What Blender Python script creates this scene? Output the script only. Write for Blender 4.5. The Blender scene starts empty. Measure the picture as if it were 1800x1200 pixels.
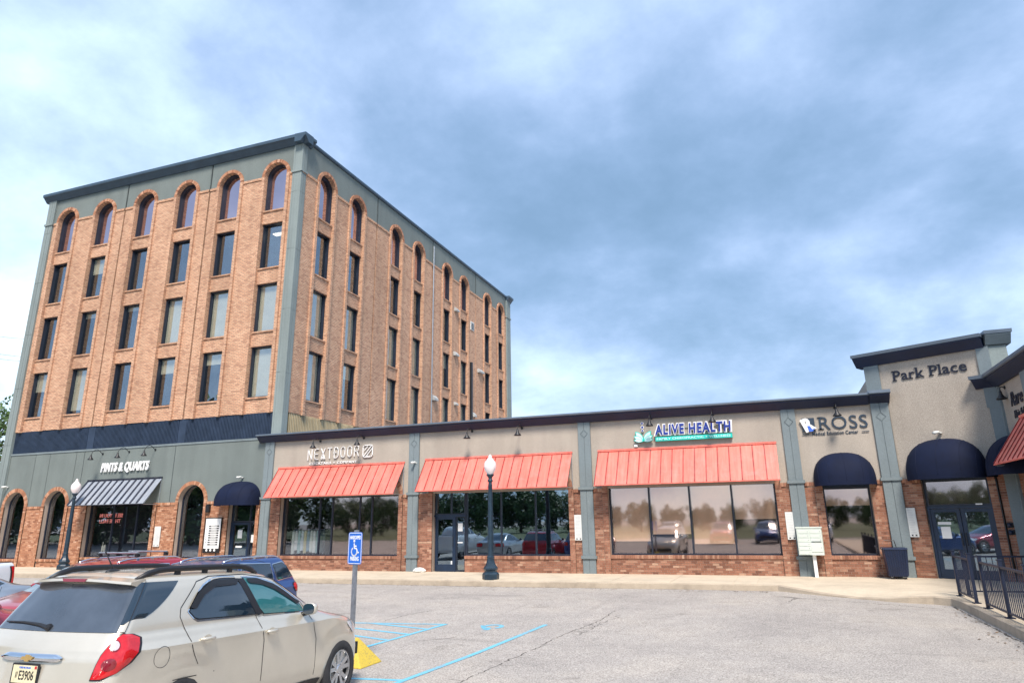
import bpy, bmesh, math, random
from mathutils import Vector, Matrix, noise
random.seed(11)
SC = bpy.context.scene
COL = SC.collection
R = math.radians
# ------------------------------------------------------------------ camera
CH = 2.0
cam = bpy.data.cameras.new('camera'); camo = bpy.data.objects.new('camera', cam); COL.objects.link(camo)
cam.sensor_width = 36.0; cam.lens = 1213.1/1800*36; cam.shift_y = -(600-558.2)/1800
cam.clip_start = 0.1; cam.clip_end = 3000
RM = Matrix(((0.93564408, 0.11247448, 0.33454395), (0.35263726, -0.25833323, -0.89939474), (-0.01473514, 0.95948602, -0.28137065)))
camo.matrix_world = Matrix.Translation((0, 0, CH)) @ RM.to_4x4()
SC.camera = camo
# ------------------------------------------------------------------ view
SC.view_settings.view_transform = 'Standard'; SC.view_settings.look = 'None'
SC.view_settings.exposure = 1.2; SC.view_settings.gamma = 1.0; SC.view_settings.use_curve_mapping = False
# ------------------------------------------------------------------ sky (world) : thin blue behind broken storm cloud
SUN_EL, SUN_AZ = R(52), R(158)      # sun high behind the camera, veiled by cloud
W = bpy.data.worlds.new('World'); SC.world = W; W.use_nodes = True
nt = W.node_tree; nt.nodes.clear()
def N(t, **k):
    n = nt.nodes.new(t)
    for a, b in k.items(): setattr(n, a, b)
    return n
L = nt.links.new
wo = N('ShaderNodeOutputWorld'); bg = N('ShaderNodeBackground'); L(bg.outputs[0], wo.inputs[0])
sky = N('ShaderNodeTexSky', sky_type='NISHITA', sun_disc=False, sun_elevation=SUN_EL, sun_rotation=SUN_AZ, air_density=1.3, dust_density=1.0, ozone_density=2.0)
tc = N('ShaderNodeTexCoord')
sep = N('ShaderNodeSeparateXYZ'); L(tc.outputs['Generated'], sep.inputs[0])
def M(op, a, b=None, c=None, clamp=False):
    n = N('ShaderNodeMath', operation=op, use_clamp=clamp)
    for i, v in enumerate((a, b, c)):
        if v is None: continue
        if isinstance(v, (int, float)): n.inputs[i].default_value = v
        else: L(v, n.inputs[i])
    return n.outputs[0]
zc = M('MAXIMUM', sep.outputs[2], 0.0)
den = M('ADD', zc, 0.40)
px = M('DIVIDE', sep.outputs[0], den); py = M('DIVIDE', sep.outputs[1], den)
comb = N('ShaderNodeCombineXYZ'); L(px, comb.inputs[0]); L(py, comb.inputs[1])
def noise_w(scale, detail, rough, off, dist=0.0):
    mp = N('ShaderNodeMapping'); mp.inputs['Location'].default_value = off; L(comb.outputs[0], mp.inputs[0])
    n = N('ShaderNodeTexNoise'); n.inputs['Scale'].default_value = scale; n.inputs['Detail'].default_value = detail
    n.inputs['Roughness'].default_value = rough; n.inputs['Distortion'].default_value = dist
    L(mp.outputs[0], n.inputs['Vector']); return n.outputs['Fac']
big = noise_w(0.85, 3, 0.5, (3.1, 1.7, 0), 0.3)
med = noise_w(2.1, 7, 0.55, (8.3, 2.2, 1.0), 0.15)
fine = noise_w(6.0, 7, 0.62, (1.3, 6.2, 4.0), 0.1)
def lobe(d, power, amp):
    v = Vector(d).normalized()
    dp = N('ShaderNodeVectorMath', operation='DOT_PRODUCT'); L(tc.outputs['Generated'], dp.inputs[0]); dp.inputs[1].default_value = v
    m = M('MAXIMUM', dp.outputs['Value'], 0.0); p = M('POWER', m, power); return M('MULTIPLY', p, amp)
def pxdir(x, y):
    return RM @ Vector((x-900, 558.2-y, -1213.1))
acc = M('ADD', M('MULTIPLY', M('SUBTRACT', big, 0.5), 0.75), M('MULTIPLY', M('SUBTRACT', med, 0.5), 1.40))
acc = M('ADD', acc, M('MULTIPLY', M('SUBTRACT', fine, 0.5), 0.40))
acc = M('ADD', acc, 0.43); acc = M('ADD', acc, M('MULTIPLY', M('POWER', M('SUBTRACT', 1.0, zc), 7.0), 0.26))
for (x, y, pw, am) in SKY_LOBES if 'SKY_LOBES' in globals() else [
        (1250, 560, 16, -0.26), (1700, 330, 20, -0.16), (760, 170, 22, -0.16), (1250, 90, 26, 0.10), (60, 330, 12, 0.26), (1300, 380, 40, -0.08), (1350, 740, 60, 0.16),
        (1560, 760, 40, 0.25), (620, 330, 90, 0.14), (150, 60, 30, -0.10), (900, 20, 60, 0.06), (1000, 640, 60, 0.05)]:
    acc = M('ADD', acc, lobe(pxdir(x, y), pw, am))
ramp = N('ShaderNodeValToRGB'); L(acc, ramp.inputs[0])
cr = ramp.color_ramp; cr.interpolation = 'B_SPLINE'
cols = [(0.0, (0.085, 0.145, 0.225)), (0.25, (0.130, 0.200, 0.310)), (0.45, (0.205, 0.275, 0.405)), (0.62, (0.290, 0.375, 0.500)), (0.80, (0.385, 0.490, 0.580)), (1.0, (0.53, 0.58, 0.61))]
cr.elements[0].position = cols[0][0]; cr.elements[0].color = (*cols[0][1], 1)
cr.elements[1].position = cols[-1][0]; cr.elements[1].color = (*cols[-1][1], 1)
for p, c in cols[1:-1]:
    e = cr.elements.new(p); e.color = (*c, 1)
skm = N('ShaderNodeMix', data_type='RGBA', blend_type='MIX'); skm.inputs[0].default_value = 0.86
sk2 = N('ShaderNodeVectorMath', operation='SCALE'); L(sky.outputs[0], sk2.inputs[0]); sk2.inputs['Scale'].default_value = 0.10
cl2 = N('ShaderNodeVectorMath', operation='SCALE'); L(ramp.outputs[0], cl2.inputs[0]); cl2.inputs['Scale'].default_value = 1.15
L(sk2.outputs[0], skm.inputs[6]); L(cl2.outputs[0], skm.inputs[7])
L(skm.outputs[2], bg.inputs['Color']); bg.inputs['Strength'].default_value = 1.0
# ------------------------------------------------------------------ sun (veiled)
sl = bpy.data.lights.new('sun', 'SUN'); sl.energy = 2.6; sl.angle = R(15); sl.color = (1.0, 0.90, 0.80)
so = bpy.data.objects.new('sun', sl); COL.objects.link(so)
sd = Vector((math.sin(SUN_AZ)*math.cos(SUN_EL), math.cos(SUN_AZ)*math.cos(SUN_EL), math.sin(SUN_EL)))
so.rotation_euler = sd.to_track_quat('Z', 'Y').to_euler(); so.location = sd*60
# ================================================================== materials
MATS = {}
class NB:
    def __init__(s, name):
        s.m = bpy.data.materials.new(name); s.m.use_nodes = True; s.t = s.m.node_tree
        s.b = s.t.nodes['Principled BSDF']; s.o = s.t.nodes['Material Output']
    def n(s, t, **k):
        n = s.t.nodes.new(t)
        for a, b in k.items(): setattr(n, a, b)
        return n
    def l(s, a, b): s.t.links.new(a, b)
    def math(s, op, a, b=None, clamp=False):
        n = s.n('ShaderNodeMath', operation=op, use_clamp=clamp)
        for i, v in enumerate((a, b)):
            if v is None: continue
            if isinstance(v, (int, float)): n.inputs[i].default_value = v
            else: s.l(v, n.inputs[i])
        return n.outputs[0]
    def pos(s, obj=False):
        return s.n('ShaderNodeTexCoord').outputs['Object'] if obj else s.n('ShaderNodeNewGeometry').outputs['Position']
    def noise(s, vec, scale, detail=4, rough=0.55, dist=0.0):
        n = s.n('ShaderNodeTexNoise'); n.inputs['Scale'].default_value = scale; n.inputs['Detail'].default_value = detail
        n.inputs['Roughness'].default_value = rough; n.inputs['Distortion'].default_value = dist; s.l(vec, n.inputs['Vector']); return n
    def ramp(s, fac, stops):
        r = s.n('ShaderNodeValToRGB'); s.l(fac, r.inputs[0]); e = r.color_ramp.elements
        e[0].position, e[0].color = stops[0][0], (*stops[0][1], 1); e[1].position, e[1].color = stops[-1][0], (*stops[-1][1], 1)
        for p, c in stops[1:-1]:
            x = e.new(p); x.color = (*c, 1)
        return r.outputs[0]
    def mix(s, fac, a, b, mode='MIX'):
        m = s.n('ShaderNodeMix', data_type='RGBA', blend_type=mode)
        for i, v in ((0, fac), (6, a), (7, b)):
            if isinstance(v, (int, float)): m.inputs[i].default_value = v
            elif isinstance(v, tuple): m.inputs[i].default_value = (*v, 1)
            else: s.l(v, m.inputs[i])
        return m.outputs[2]
    def bump(s, h, strength=0.3, dist=0.01):
        b = s.n('ShaderNodeBump'); b.inputs['Strength'].default_value = strength; b.inputs['Distance'].default_value = dist
        s.l(h, b.inputs['Height']); s.l(b.outputs[0], s.b.inputs['Normal'])
    def col(s, c):
        if isinstance(c, tuple): s.b.inputs['Base Color'].default_value = (*c, 1)
        else: s.l(c, s.b.inputs['Base Color'])
def plain(name, c, rough=0.5, metal=0.0, var=0.12, scale=3.0, bump=0.0, bscale=60, coat=0.0, obj=False, emis=None, estr=0, spec=0.5):
    if name in MATS: return MATS[name]
    b = NB(name); p = b.pos(obj)
    if var:
        n = b.noise(p, scale, 5, 0.6)
        c0 = tuple(max(0, x*(1-var)) for x in c); c1 = tuple(min(1, x*(1+var)) for x in c)
        b.col(b.ramp(n.outputs['Fac'], [(0.3, c0), (0.7, c1)]))
        rr = b.n('ShaderNodeMapRange'); b.l(n.outputs['Fac'], rr.inputs[0]); rr.inputs[3].default_value = max(0, rough-0.07); rr.inputs[4].default_value = min(1, rough+0.07); b.l(rr.outputs[0], b.b.inputs['Roughness'])
    else:
        b.col(c); b.b.inputs['Roughness'].default_value = rough
    b.b.inputs['Metallic'].default_value = metal; b.b.inputs['Coat Weight'].default_value = coat; b.b.inputs['Coat Roughness'].default_value = 0.04
    b.b.inputs['Specular IOR Level'].default_value = spec
    if bump: b.bump(b.noise(p, bscale, 3, 0.6).outputs['Fac'], bump, 0.006)
    if emis: b.b.inputs['Emission Color'].default_value = (*emis, 1); b.b.inputs['Emission Strength'].default_value = estr
    MATS[name] = b.m; return b.m
def stucco(name, c, spk=0.25, scale=55, streak=0.12):
    b = NB(name); p = b.pos()
    g = b.noise(p, scale, 4, 0.7); w = b.noise(p, 0.9, 4, 0.55)
    mp = b.n('ShaderNodeMapping'); mp.inputs['Scale'].default_value = (1.6, 1.6, 0.22); b.l(p, mp.inputs[0]); s_ = b.noise(mp.outputs[0], 1.0, 3, 0.5)
    base = b.ramp(g.outputs['Fac'], [(0.32, tuple(x*(1-spk) for x in c)), (0.66, tuple(min(1, x*(1+spk*0.7)) for x in c))])
    st = b.ramp(s_.outputs['Fac'], [(0.35, (1-streak,)*3), (0.62, (1+streak*0.4,)*3)])
    wv = b.ramp(w.outputs['Fac'], [(0.3, (0.93,)*3), (0.7, (1.05,)*3)])
    b.col(b.mix(1.0, b.mix(1.0, base, st, 'MULTIPLY'), wv, 'MULTIPLY')); b.b.inputs['Roughness'].default_value = 0.9
    b.bump(g.outputs['Fac'], 0.55, 0.01); MATS[name] = b.m; return b.m
def brickmat():
    b = NB('tower brickwork'); p = b.pos(); sp = b.n('ShaderNodeSeparateXYZ'); b.l(p, sp.inputs[0])
    cb = b.n('ShaderNodeCombineXYZ'); b.l(b.math('ADD', sp.outputs[0], sp.outputs[1]), cb.inputs[0]); b.l(sp.outputs[2], cb.inputs[1])
    t = b.n('ShaderNodeTexBrick'); b.l(cb.outputs[0], t.inputs['Vector'])
    for k, v in (('Scale', 1.0), ('Mortar Size', 0.010), ('Mortar Smooth', 0.1), ('Bias', -0.1), ('Brick Width', 0.215), ('Row Height', 0.078)): t.inputs[k].default_value = v
    t.inputs['Color1'].default_value = (0.0, 0.0, 0.0, 1); t.inputs['Color2'].default_value = (1, 1, 1, 1); t.inputs['Mortar'].default_value = (0.5, 0.5, 0.5, 1)
    bw = b.n('ShaderNodeRGBToBW'); b.l(t.outputs['Color'], bw.inputs[0])
    bc = b.ramp(bw.outputs[0], [(0.0, (0.430, 0.225, 0.140)), (0.12, (0.545, 0.300, 0.185)), (0.55, (0.600, 0.345, 0.215)), (0.9, (0.645, 0.395, 0.255)), (1.0, (0.70, 0.47, 0.33))])
    n2 = b.noise(p, 0.5, 4, 0.6); bc = b.mix(1.0, bc, b.ramp(n2.outputs['Fac'], [(0.3, (0.86, 0.84, 0.82)), (0.7, (1.1, 1.1, 1.1))]), 'MULTIPLY')
    mp = b.n('ShaderNodeMapping'); mp.inputs['Scale'].default_value = (1.3, 1.3, 0.10); b.l(p, mp.inputs[0]); n6 = b.noise(mp.outputs[0], 1.0, 5, 0.62); bc = b.mix(1.0, bc, b.ramp(n6.outputs['Fac'], [(0.30, (0.78, 0.76, 0.74)), (0.46, (1.0,)*3), (0.68, (1.06,)*3)]), 'MULTIPLY')
    n3 = b.noise(p, 30, 3, 0.6); bc = b.mix(1.0, bc, b.ramp(n3.outputs['Fac'], [(0.3, (0.85,)*3), (0.7, (1.12,)*3)]), 'MULTIPLY')
    b.col(b.mix(t.outputs['Fac'], bc, (0.26, 0.19, 0.14))); b.b.inputs['Roughness'].default_value = 0.88
    inv = b.math('SUBTRACT', 1.0, t.outputs['Fac']); h = b.math('ADD', inv, b.math('MULTIPLY', n3.outputs['Fac'], 0.3)); b.bump(h, 0.35, 0.004)
    MATS['brickwork'] = b.m; return b.m
def onebrick(nm, C):
    b = NB(nm); oi = b.n('ShaderNodeObjectInfo'); ge = b.n('ShaderNodeNewGeometry')
    r = b.math('FRACT', b.math('ADD', oi.outputs['Random'], ge.outputs['Random Per Island']))
    c = b.ramp(r, list(zip((0.0, .12, .45, .75, .93, 1.0), C)))
    n3 = b.noise(ge.outputs['Position'], 45, 4, 0.6); n4 = b.noise(ge.outputs['Position'], 0.8, 3, 0.6)
    c = b.mix(1.0, c, b.ramp(n3.outputs['Fac'], [(0.3, (0.78,)*3), (0.7, (1.15,)*3)]), 'MULTIPLY')
    c = b.mix(1.0, c, b.ramp(n4.outputs['Fac'], [(0.3, (0.85,)*3), (0.7, (1.1,)*3)]), 'MULTIPLY')
    b.col(c); b.b.inputs['Roughness'].default_value = 0.85; b.bump(n3.outputs['Fac'], 0.5, 0.004); MATS[nm] = b.m; return b.m
def glass(name, tint, refl, fac, rough=0.015, wav=0.004):
    b = NB(name); b.t.nodes.remove(b.b)
    tr = b.n('ShaderNodeBsdfTransparent'); tr.inputs[0].default_value = (*tint, 1)
    gl = b.n('ShaderNodeBsdfGlossy'); gl.inputs[0].default_value = (*refl, 1); gl.inputs['Roughness'].default_value = rough
    ge = b.n('ShaderNodeNewGeometry'); dp = b.n('ShaderNodeVectorMath', operation='DOT_PRODUCT'); b.l(ge.outputs['Incoming'], dp.inputs[0]); b.l(ge.outputs['Normal'], dp.inputs[1])
    fr = b.math('POWER', b.math('SUBTRACT', 1.0, b.math('ABSOLUTE', dp.outputs['Value'])), 4.0)
    f = b.math('ADD', b.math('MULTIPLY', fr, 1.0-fac), fac, True)
    n = b.noise(b.pos(), 1.1, 2, 0.5); bp = b.n('ShaderNodeBump'); bp.inputs['Strength'].default_value = wav*10; bp.inputs['Distance'].default_value = 0.02; b.l(n.outputs['Fac'], bp.inputs['Height']); b.l(bp.outputs[0], gl.inputs['Normal'])
    mx = b.n('ShaderNodeMixShader'); b.l(f, mx.inputs[0]); b.l(tr.outputs[0], mx.inputs[1]); b.l(gl.outputs[0], mx.inputs[2]); b.l(mx.outputs[0], b.o.inputs[0])
    MATS[name] = b.m; return b.m
def asphalt():
    b = NB('worn asphalt'); p = b.pos()
    f1 = b.noise(p, 44, 4, 0.8); f2 = b.noise(p, 0.35, 5, 0.6, 0.4); f3 = b.noise(p, 2.2, 4, 0.6); v = b.n('ShaderNodeTexVoronoi'); v.inputs['Scale'].default_value = 48; b.l(p, v.inputs['Vector'])
    c = b.ramp(f1.outputs['Fac'], [(0.33, (0.090, 0.082, 0.074)), (0.44, (0.275, 0.256, 0.234)), (0.55, (0.415, 0.390, 0.360)), (0.66, (0.70, 0.67, 0.63))])
    vb = b.n('ShaderNodeRGBToBW'); b.l(v.outputs['Color'], vb.inputs[0]); c = b.mix(0.30, c, b.mix(1.0, (0.66, 0.61, 0.555), vb.outputs[0], 'MULTIPLY'))
    c = b.mix(1.0, c, b.ramp(f2.outputs['Fac'], [(0.30, (0.86, 0.86, 0.87)), (0.5, (1.0, 1.0, 1.0)), (0.72, (1.12, 1.10, 1.06))]), 'MULTIPLY')
    c = b.mix(1.0, c, b.ramp(f3.outputs['Fac'], [(0.3, (0.92,)*3), (0.7, (1.05, 1.045, 1.04))]), 'MULTIPLY')
    mp = b.n('ShaderNodeMapping'); mp.inputs['Rotation'].default_value = (0, 0, 0.25); mp.inputs['Scale'].default_value = (0.12, 1.3, 1); b.l(p, mp.inputs[0])
    f4 = b.noise(mp.outputs[0], 1.0, 5, 0.65); c = b.mix(1.0, c, b.ramp(f4.outputs['Fac'], [(0.28, (0.80,)*3), (0.42, (1.0,)*3)]), 'MULTIPLY')
    f5 = b.noise(p, 0.8, 6, 0.72, 0.6); c = b.mix(1.0, c, b.ramp(f5.outputs['Fac'], [(0.27, (0.58, 0.57, 0.56)), (0.39, (0.96, 0.96, 0.96)), (0.64, (1.0, 1.0, 1.0)), (0.78, (1.10, 1.07, 1.03))]), 'MULTIPLY')
    mp2 = b.n('ShaderNodeMapping'); mp2.inputs['Rotation'].default_value = (0, 0, -0.9); mp2.inputs['Scale'].default_value = (0.9, 0.05, 1); b.l(p, mp2.inputs[0]); f6 = b.noise(mp2.outputs[0], 2.0, 4, 0.6); c = b.mix(1.0, c, b.ramp(f6.outputs['Fac'], [(0.28, (0.88,)*3), (0.42, (1.0,)*3)]), 'MULTIPLY')
    b.col(c); b.b.inputs['Roughness'].default_value = 0.93; b.bump(b.math('ADD', f1.outputs['Fac'], b.math('MULTIPLY', v.outputs['Distance'], 0.5)), 0.6, 0.012); MATS['asphalt'] = b.m; return b.m
def concrete(name, c, dirty=0.25):
    b = NB(name); p = b.pos(); n1 = b.noise(p, 1.1, 6, 0.62, 0.3); n2 = b.noise(p, 35, 4, 0.7); n3 = b.noise(p, 4.5, 4, 0.6)
    cc = b.ramp(n1.outputs['Fac'], [(0.28, tuple(x*(1-dirty) for x in c)), (0.5, c), (0.75, tuple(x*1.1 for x in c))])
    cc = b.mix(1.0, cc, b.ramp(n2.outputs['Fac'], [(0.3, (0.88,)*3), (0.7, (1.08,)*3)]), 'MULTIPLY'); cc = b.mix(1.0, cc, b.ramp(n3.outputs['Fac'], [(0.3, (0.93,)*3), (0.7, (1.04,)*3)]), 'MULTIPLY')
    b.col(cc); b.b.inputs['Roughness'].default_value = 0.9; b.bump(n2.outputs['Fac'], 0.35, 0.006); MATS[name] = b.m; return b.m
def wornpaint(name, c, under, thr=0.42):
    b = NB(name); p = b.pos(); n = b.noise(p, 42, 4, 0.75); n2 = b.noise(p, 2.5, 4, 0.6)
    f = b.ramp(b.math('ADD', b.math('MULTIPLY', n.outputs['Fac'], 0.7), b.math('MULTIPLY', n2.outputs['Fac'], 0.3)), [(thr-0.04, (0, 0, 0)), (thr+0.03, (1, 1, 1))])
    b.col(b.mix(f, under, c)); b.b.inputs['Roughness'].default_value = 0.8; b.bump(n.outputs['Fac'], 0.5, 0.008); MATS[name] = b.m; return b.m
def awnmetal(name, c, rough=0.38):
    b = NB(name); p = b.pos(); mp = b.n('ShaderNodeMapping'); mp.inputs['Scale'].default_value = (9, 1.2, 0.6); b.l(p, mp.inputs[0]); n = b.noise(mp.outputs[0], 1.0, 5, 0.65); n2 = b.noise(p, 0.7, 3, 0.5)
    cc = b.ramp(n.outputs['Fac'], [(0.28, tuple(x*0.74 for x in c)), (0.5, c), (0.75, tuple(min(1, x*1.12+0.03) for x in c))])
    cc = b.mix(1.0, cc, b.ramp(n2.outputs['Fac'], [(0.3, (0.92, 0.9, 0.9)), (0.7, (1.06,)*3)]), 'MULTIPLY')
    n5 = b.noise(p, 2.6, 5, 0.65, 0.5); cc = b.mix(b.ramp(n5.outputs['Fac'], [(0.50, (0, 0, 0)), (0.74, (0.35, 0.35, 0.35))]), cc, tuple(min(1, x*0.75+0.16) for x in c))
    b.col(cc); b.b.inputs['Roughness'].default_value = rough; b.b.inputs['Specular IOR Level'].default_value = 0.5; MATS[name] = b.m; return b.m
def canvas(name, c):
    b = NB(name); p = b.pos(); n = b.noise(p, 1.6, 4, 0.6); w = b.noise(p, 220, 2, 0.6)
    b.col(b.ramp(n.outputs['Fac'], [(0.3, tuple(x*0.8 for x in c)), (0.7, tuple(x*1.25 for x in c))])); b.b.inputs['Roughness'].default_value = 0.8; b.b.inputs['Specular IOR Level'].default_value = 0.25; b.bump(w.outputs['Fac'], 0.25, 0.002); MATS[name] = b.m; return b.m
def leafmat(name, c):
    b = NB(name); ge = b.n('ShaderNodeNewGeometry'); oi = b.n('ShaderNodeObjectInfo'); n = b.noise(ge.outputs['Position'], 0.8, 3, 0.6)
    cc = b.ramp(ge.outputs['Random Per Island'], [(0.0, tuple(x*0.55 for x in c)), (0.6, c), (1.0, (c[0]*1.7, c[1]*1.45, c[2]*1.2))])
    b.col(b.mix(1.0, cc, b.ramp(n.outputs['Fac'], [(0.3, (0.75,)*3), (0.7, (1.2,)*3)]), 'MULTIPLY')); b.b.inputs['Roughness'].default_value = 0.55
    b.b.inputs['Transmission Weight'].default_value = 0.0; MATS[name] = b.m; return b.m
def carpaint(name, c, metal=0.55, rough=0.32):
    b = NB(name); tc_ = b.n('ShaderNodeTexCoord'); n = b.noise(tc_.outputs['Object'], 900, 2, 0.6); d = b.noise(tc_.outputs['Object'], 2.0, 4, 0.6)
    b.col(b.mix(1.0, b.ramp(n.outputs['Fac'], [(0.35, tuple(x*0.93 for x in c)), (0.65, tuple(min(1, x*1.07) for x in c))]), b.ramp(d.outputs['Fac'], [(0.3, (0.94, 0.935, 0.925)), (0.7, (1.03,)*3)]), 'MULTIPLY'))
    b.b.inputs['Metallic'].default_value = metal; b.b.inputs['Roughness'].default_value = rough; b.b.inputs['Coat Weight'].default_value = 1.0; b.b.inputs['Coat Roughness'].default_value = 0.06; MATS[name] = b.m; return b.m
BW = brickmat(); BK = onebrick('tan brick', [(0.24, 0.095, 0.050), (0.34, 0.148, 0.080), (0.42, 0.195, 0.108), (0.48, 0.240, 0.138), (0.54, 0.30, 0.19), (0.60, 0.37, 0.25)])
BK2 = onebrick('brown brick', [(0.17, 0.075, 0.048), (0.245, 0.108, 0.066), (0.300, 0.138, 0.086), (0.355, 0.172, 0.110), (0.40, 0.22, 0.145), (0.46, 0.29, 0.20)])
MORT = concrete('mortar', (0.40, 0.32, 0.26), 0.2)
GREEN = stucco('green grey stucco', (0.160, 0.190, 0.182), 0.24, 38, 0.08)
TAN = stucco('tan stucco', (0.385, 0.342, 0.290), 0.32, 42, 0.08)
PIL = stucco('blue grey trim paint', (0.175, 0.215, 0.230), 0.10, 25, 0.08)
PIL2 = stucco('pale grey green corner paint', (0.215, 0.258, 0.255), 0.08, 20, 0.12)
NAVY = plain('navy cornice paint and shade', (0.009, 0.017, 0.048), 0.6, var=0.25, scale=1.5)  # shade on the downward-facing cove is put into this navy
SLATE = plain('slate coping metal', (0.110, 0.145, 0.190), 0.45, var=0.15, scale=1.5)
TCOR = plain('tower cornice paint', (0.038, 0.070, 0.105), 0.5, var=0.2, scale=1.5)
RIBN = plain('navy ribbed metal', (0.026, 0.042, 0.075), 0.42, var=0.25, scale=2)
RIBT = plain('ochre ribbed metal', (0.44, 0.36, 0.22), 0.5, var=0.2, scale=2)
FRAME = plain('dark bronze frame', (0.014, 0.020, 0.036), 0.4, var=0.2, scale=4)
DFRAME = plain('navy door frame', (0.008, 0.022, 0.052), 0.38, var=0.2, scale=4)
DARK = plain('dark interior', (0.012, 0.014, 0.022), 0.9, var=0.3, scale=1)
BLACK = plain('black plastic', (0.012, 0.013, 0.016), 0.45, var=0.2, scale=10, obj=True)
JOINT = plain('dark joint', (0.060, 0.075, 0.075), 0.9, var=0.2)
GTOW = glass('tower glass', (0.97, 0.98, 0.96), (0.66, 0.74, 0.80), 0.25)
GARCH = glass('sky reflection arch glass', (0.30, 0.26, 0.30), (0.92, 0.76, 0.82), 0.58)  # same glass as the lower rows; brighter lilac sky reflection put into its colour
GSHOP = glass('dark shop glass', (0.85, 0.90, 0.92), (0.75, 0.80, 0.88), 0.26)
GBRZ = glass('bronze film glass', (0.96, 0.86, 0.80), (0.98, 0.82, 0.78), 0.36, 0.03, 0.005)
GBLUE = glass('blue shop glass', (0.70, 0.80, 0.88), (0.62, 0.78, 0.90), 0.42)
BLIND = plain('beige roller blind', (0.62, 0.59, 0.49), 0.8, var=0.08, scale=2)
ASPH = asphalt(); PAVE = concrete('pavement concrete', (0.54, 0.465, 0.355), 0.16); KERB = concrete('kerb concrete', (0.40, 0.335, 0.255), 0.34)
BLUEP = wornpaint('blue line paint', (0.135, 0.45, 0.62), (0.26, 0.27, 0.28), 0.445)
YELP = wornpaint('yellow bollard paint', (0.56, 0.42, 0.055), (0.20, 0.16, 0.10), 0.455)
CRACK = plain('crack filler', (0.060, 0.055, 0.050), 0.95, var=0.4, scale=30)
RED = awnmetal('coral standing seam metal', (0.74, 0.175, 0.130)); REDD = awnmetal('shadow red seam', (0.24, 0.022, 0.020))  # darker seam red paints in the shadow gap between panels
GREY = awnmetal('pale grey awning metal', (0.27, 0.30, 0.34)); GREYD = awnmetal('black seam', (0.012, 0.014, 0.028))
NCAN = canvas('navy canvas', (0.003, 0.0075, 0.028))
WHITE = plain('white paint', (0.78, 0.79, 0.78), 0.5, var=0.05)
OFFW = plain('off white plastic', (0.62, 0.64, 0.62), 0.5, var=0.08)
IRON = plain('dark green iron', (0.012, 0.030, 0.050), 0.38, var=0.3, scale=6)
RAILM = plain('navy rail paint', (0.005, 0.012, 0.036), 0.45, var=0.25, scale=5)
GLOBE = plain('frosted globe', (0.80, 0.72, 0.72), 0.25, var=0.06, scale=8)
GALV = plain('galvanised steel', (0.34, 0.37, 0.40), 0.4, 0.7, var=0.2, scale=12)
CHROME = plain('chrome', (0.75, 0.77, 0.80), 0.12, 1.0, var=0.0)
ALU = plain('machined alloy', (0.50, 0.51, 0.53), 0.28, 0.85, var=0.08, scale=6, obj=True)
TYRE = plain('tyre rubber', (0.026, 0.027, 0.030), 0.8, var=0.3, scale=14, bump=0.3, bscale=60, obj=True)
CARGL = plain('tinted car glass', (0.010, 0.022, 0.036), 0.03, var=0.0, spec=1.0, coat=0.6)
CARGL2 = plain('green car glass', (0.030, 0.150, 0.165), 0.03, var=0.0, spec=1.0, coat=0.6)
CARGLR = plain('dusty rear glass', (0.050, 0.064, 0.085), 0.10, var=0.3, scale=2.0, spec=1.0, coat=0.5, obj=True)
REDL = plain('red lamp lens', (0.50, 0.006, 0.010), 0.08, var=0.2, scale=12, coat=1.0, obj=True)
REDL2 = plain('dark red lens', (0.20, 0.006, 0.016), 0.12, var=0.1, coat=1.0, obj=True)
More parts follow.
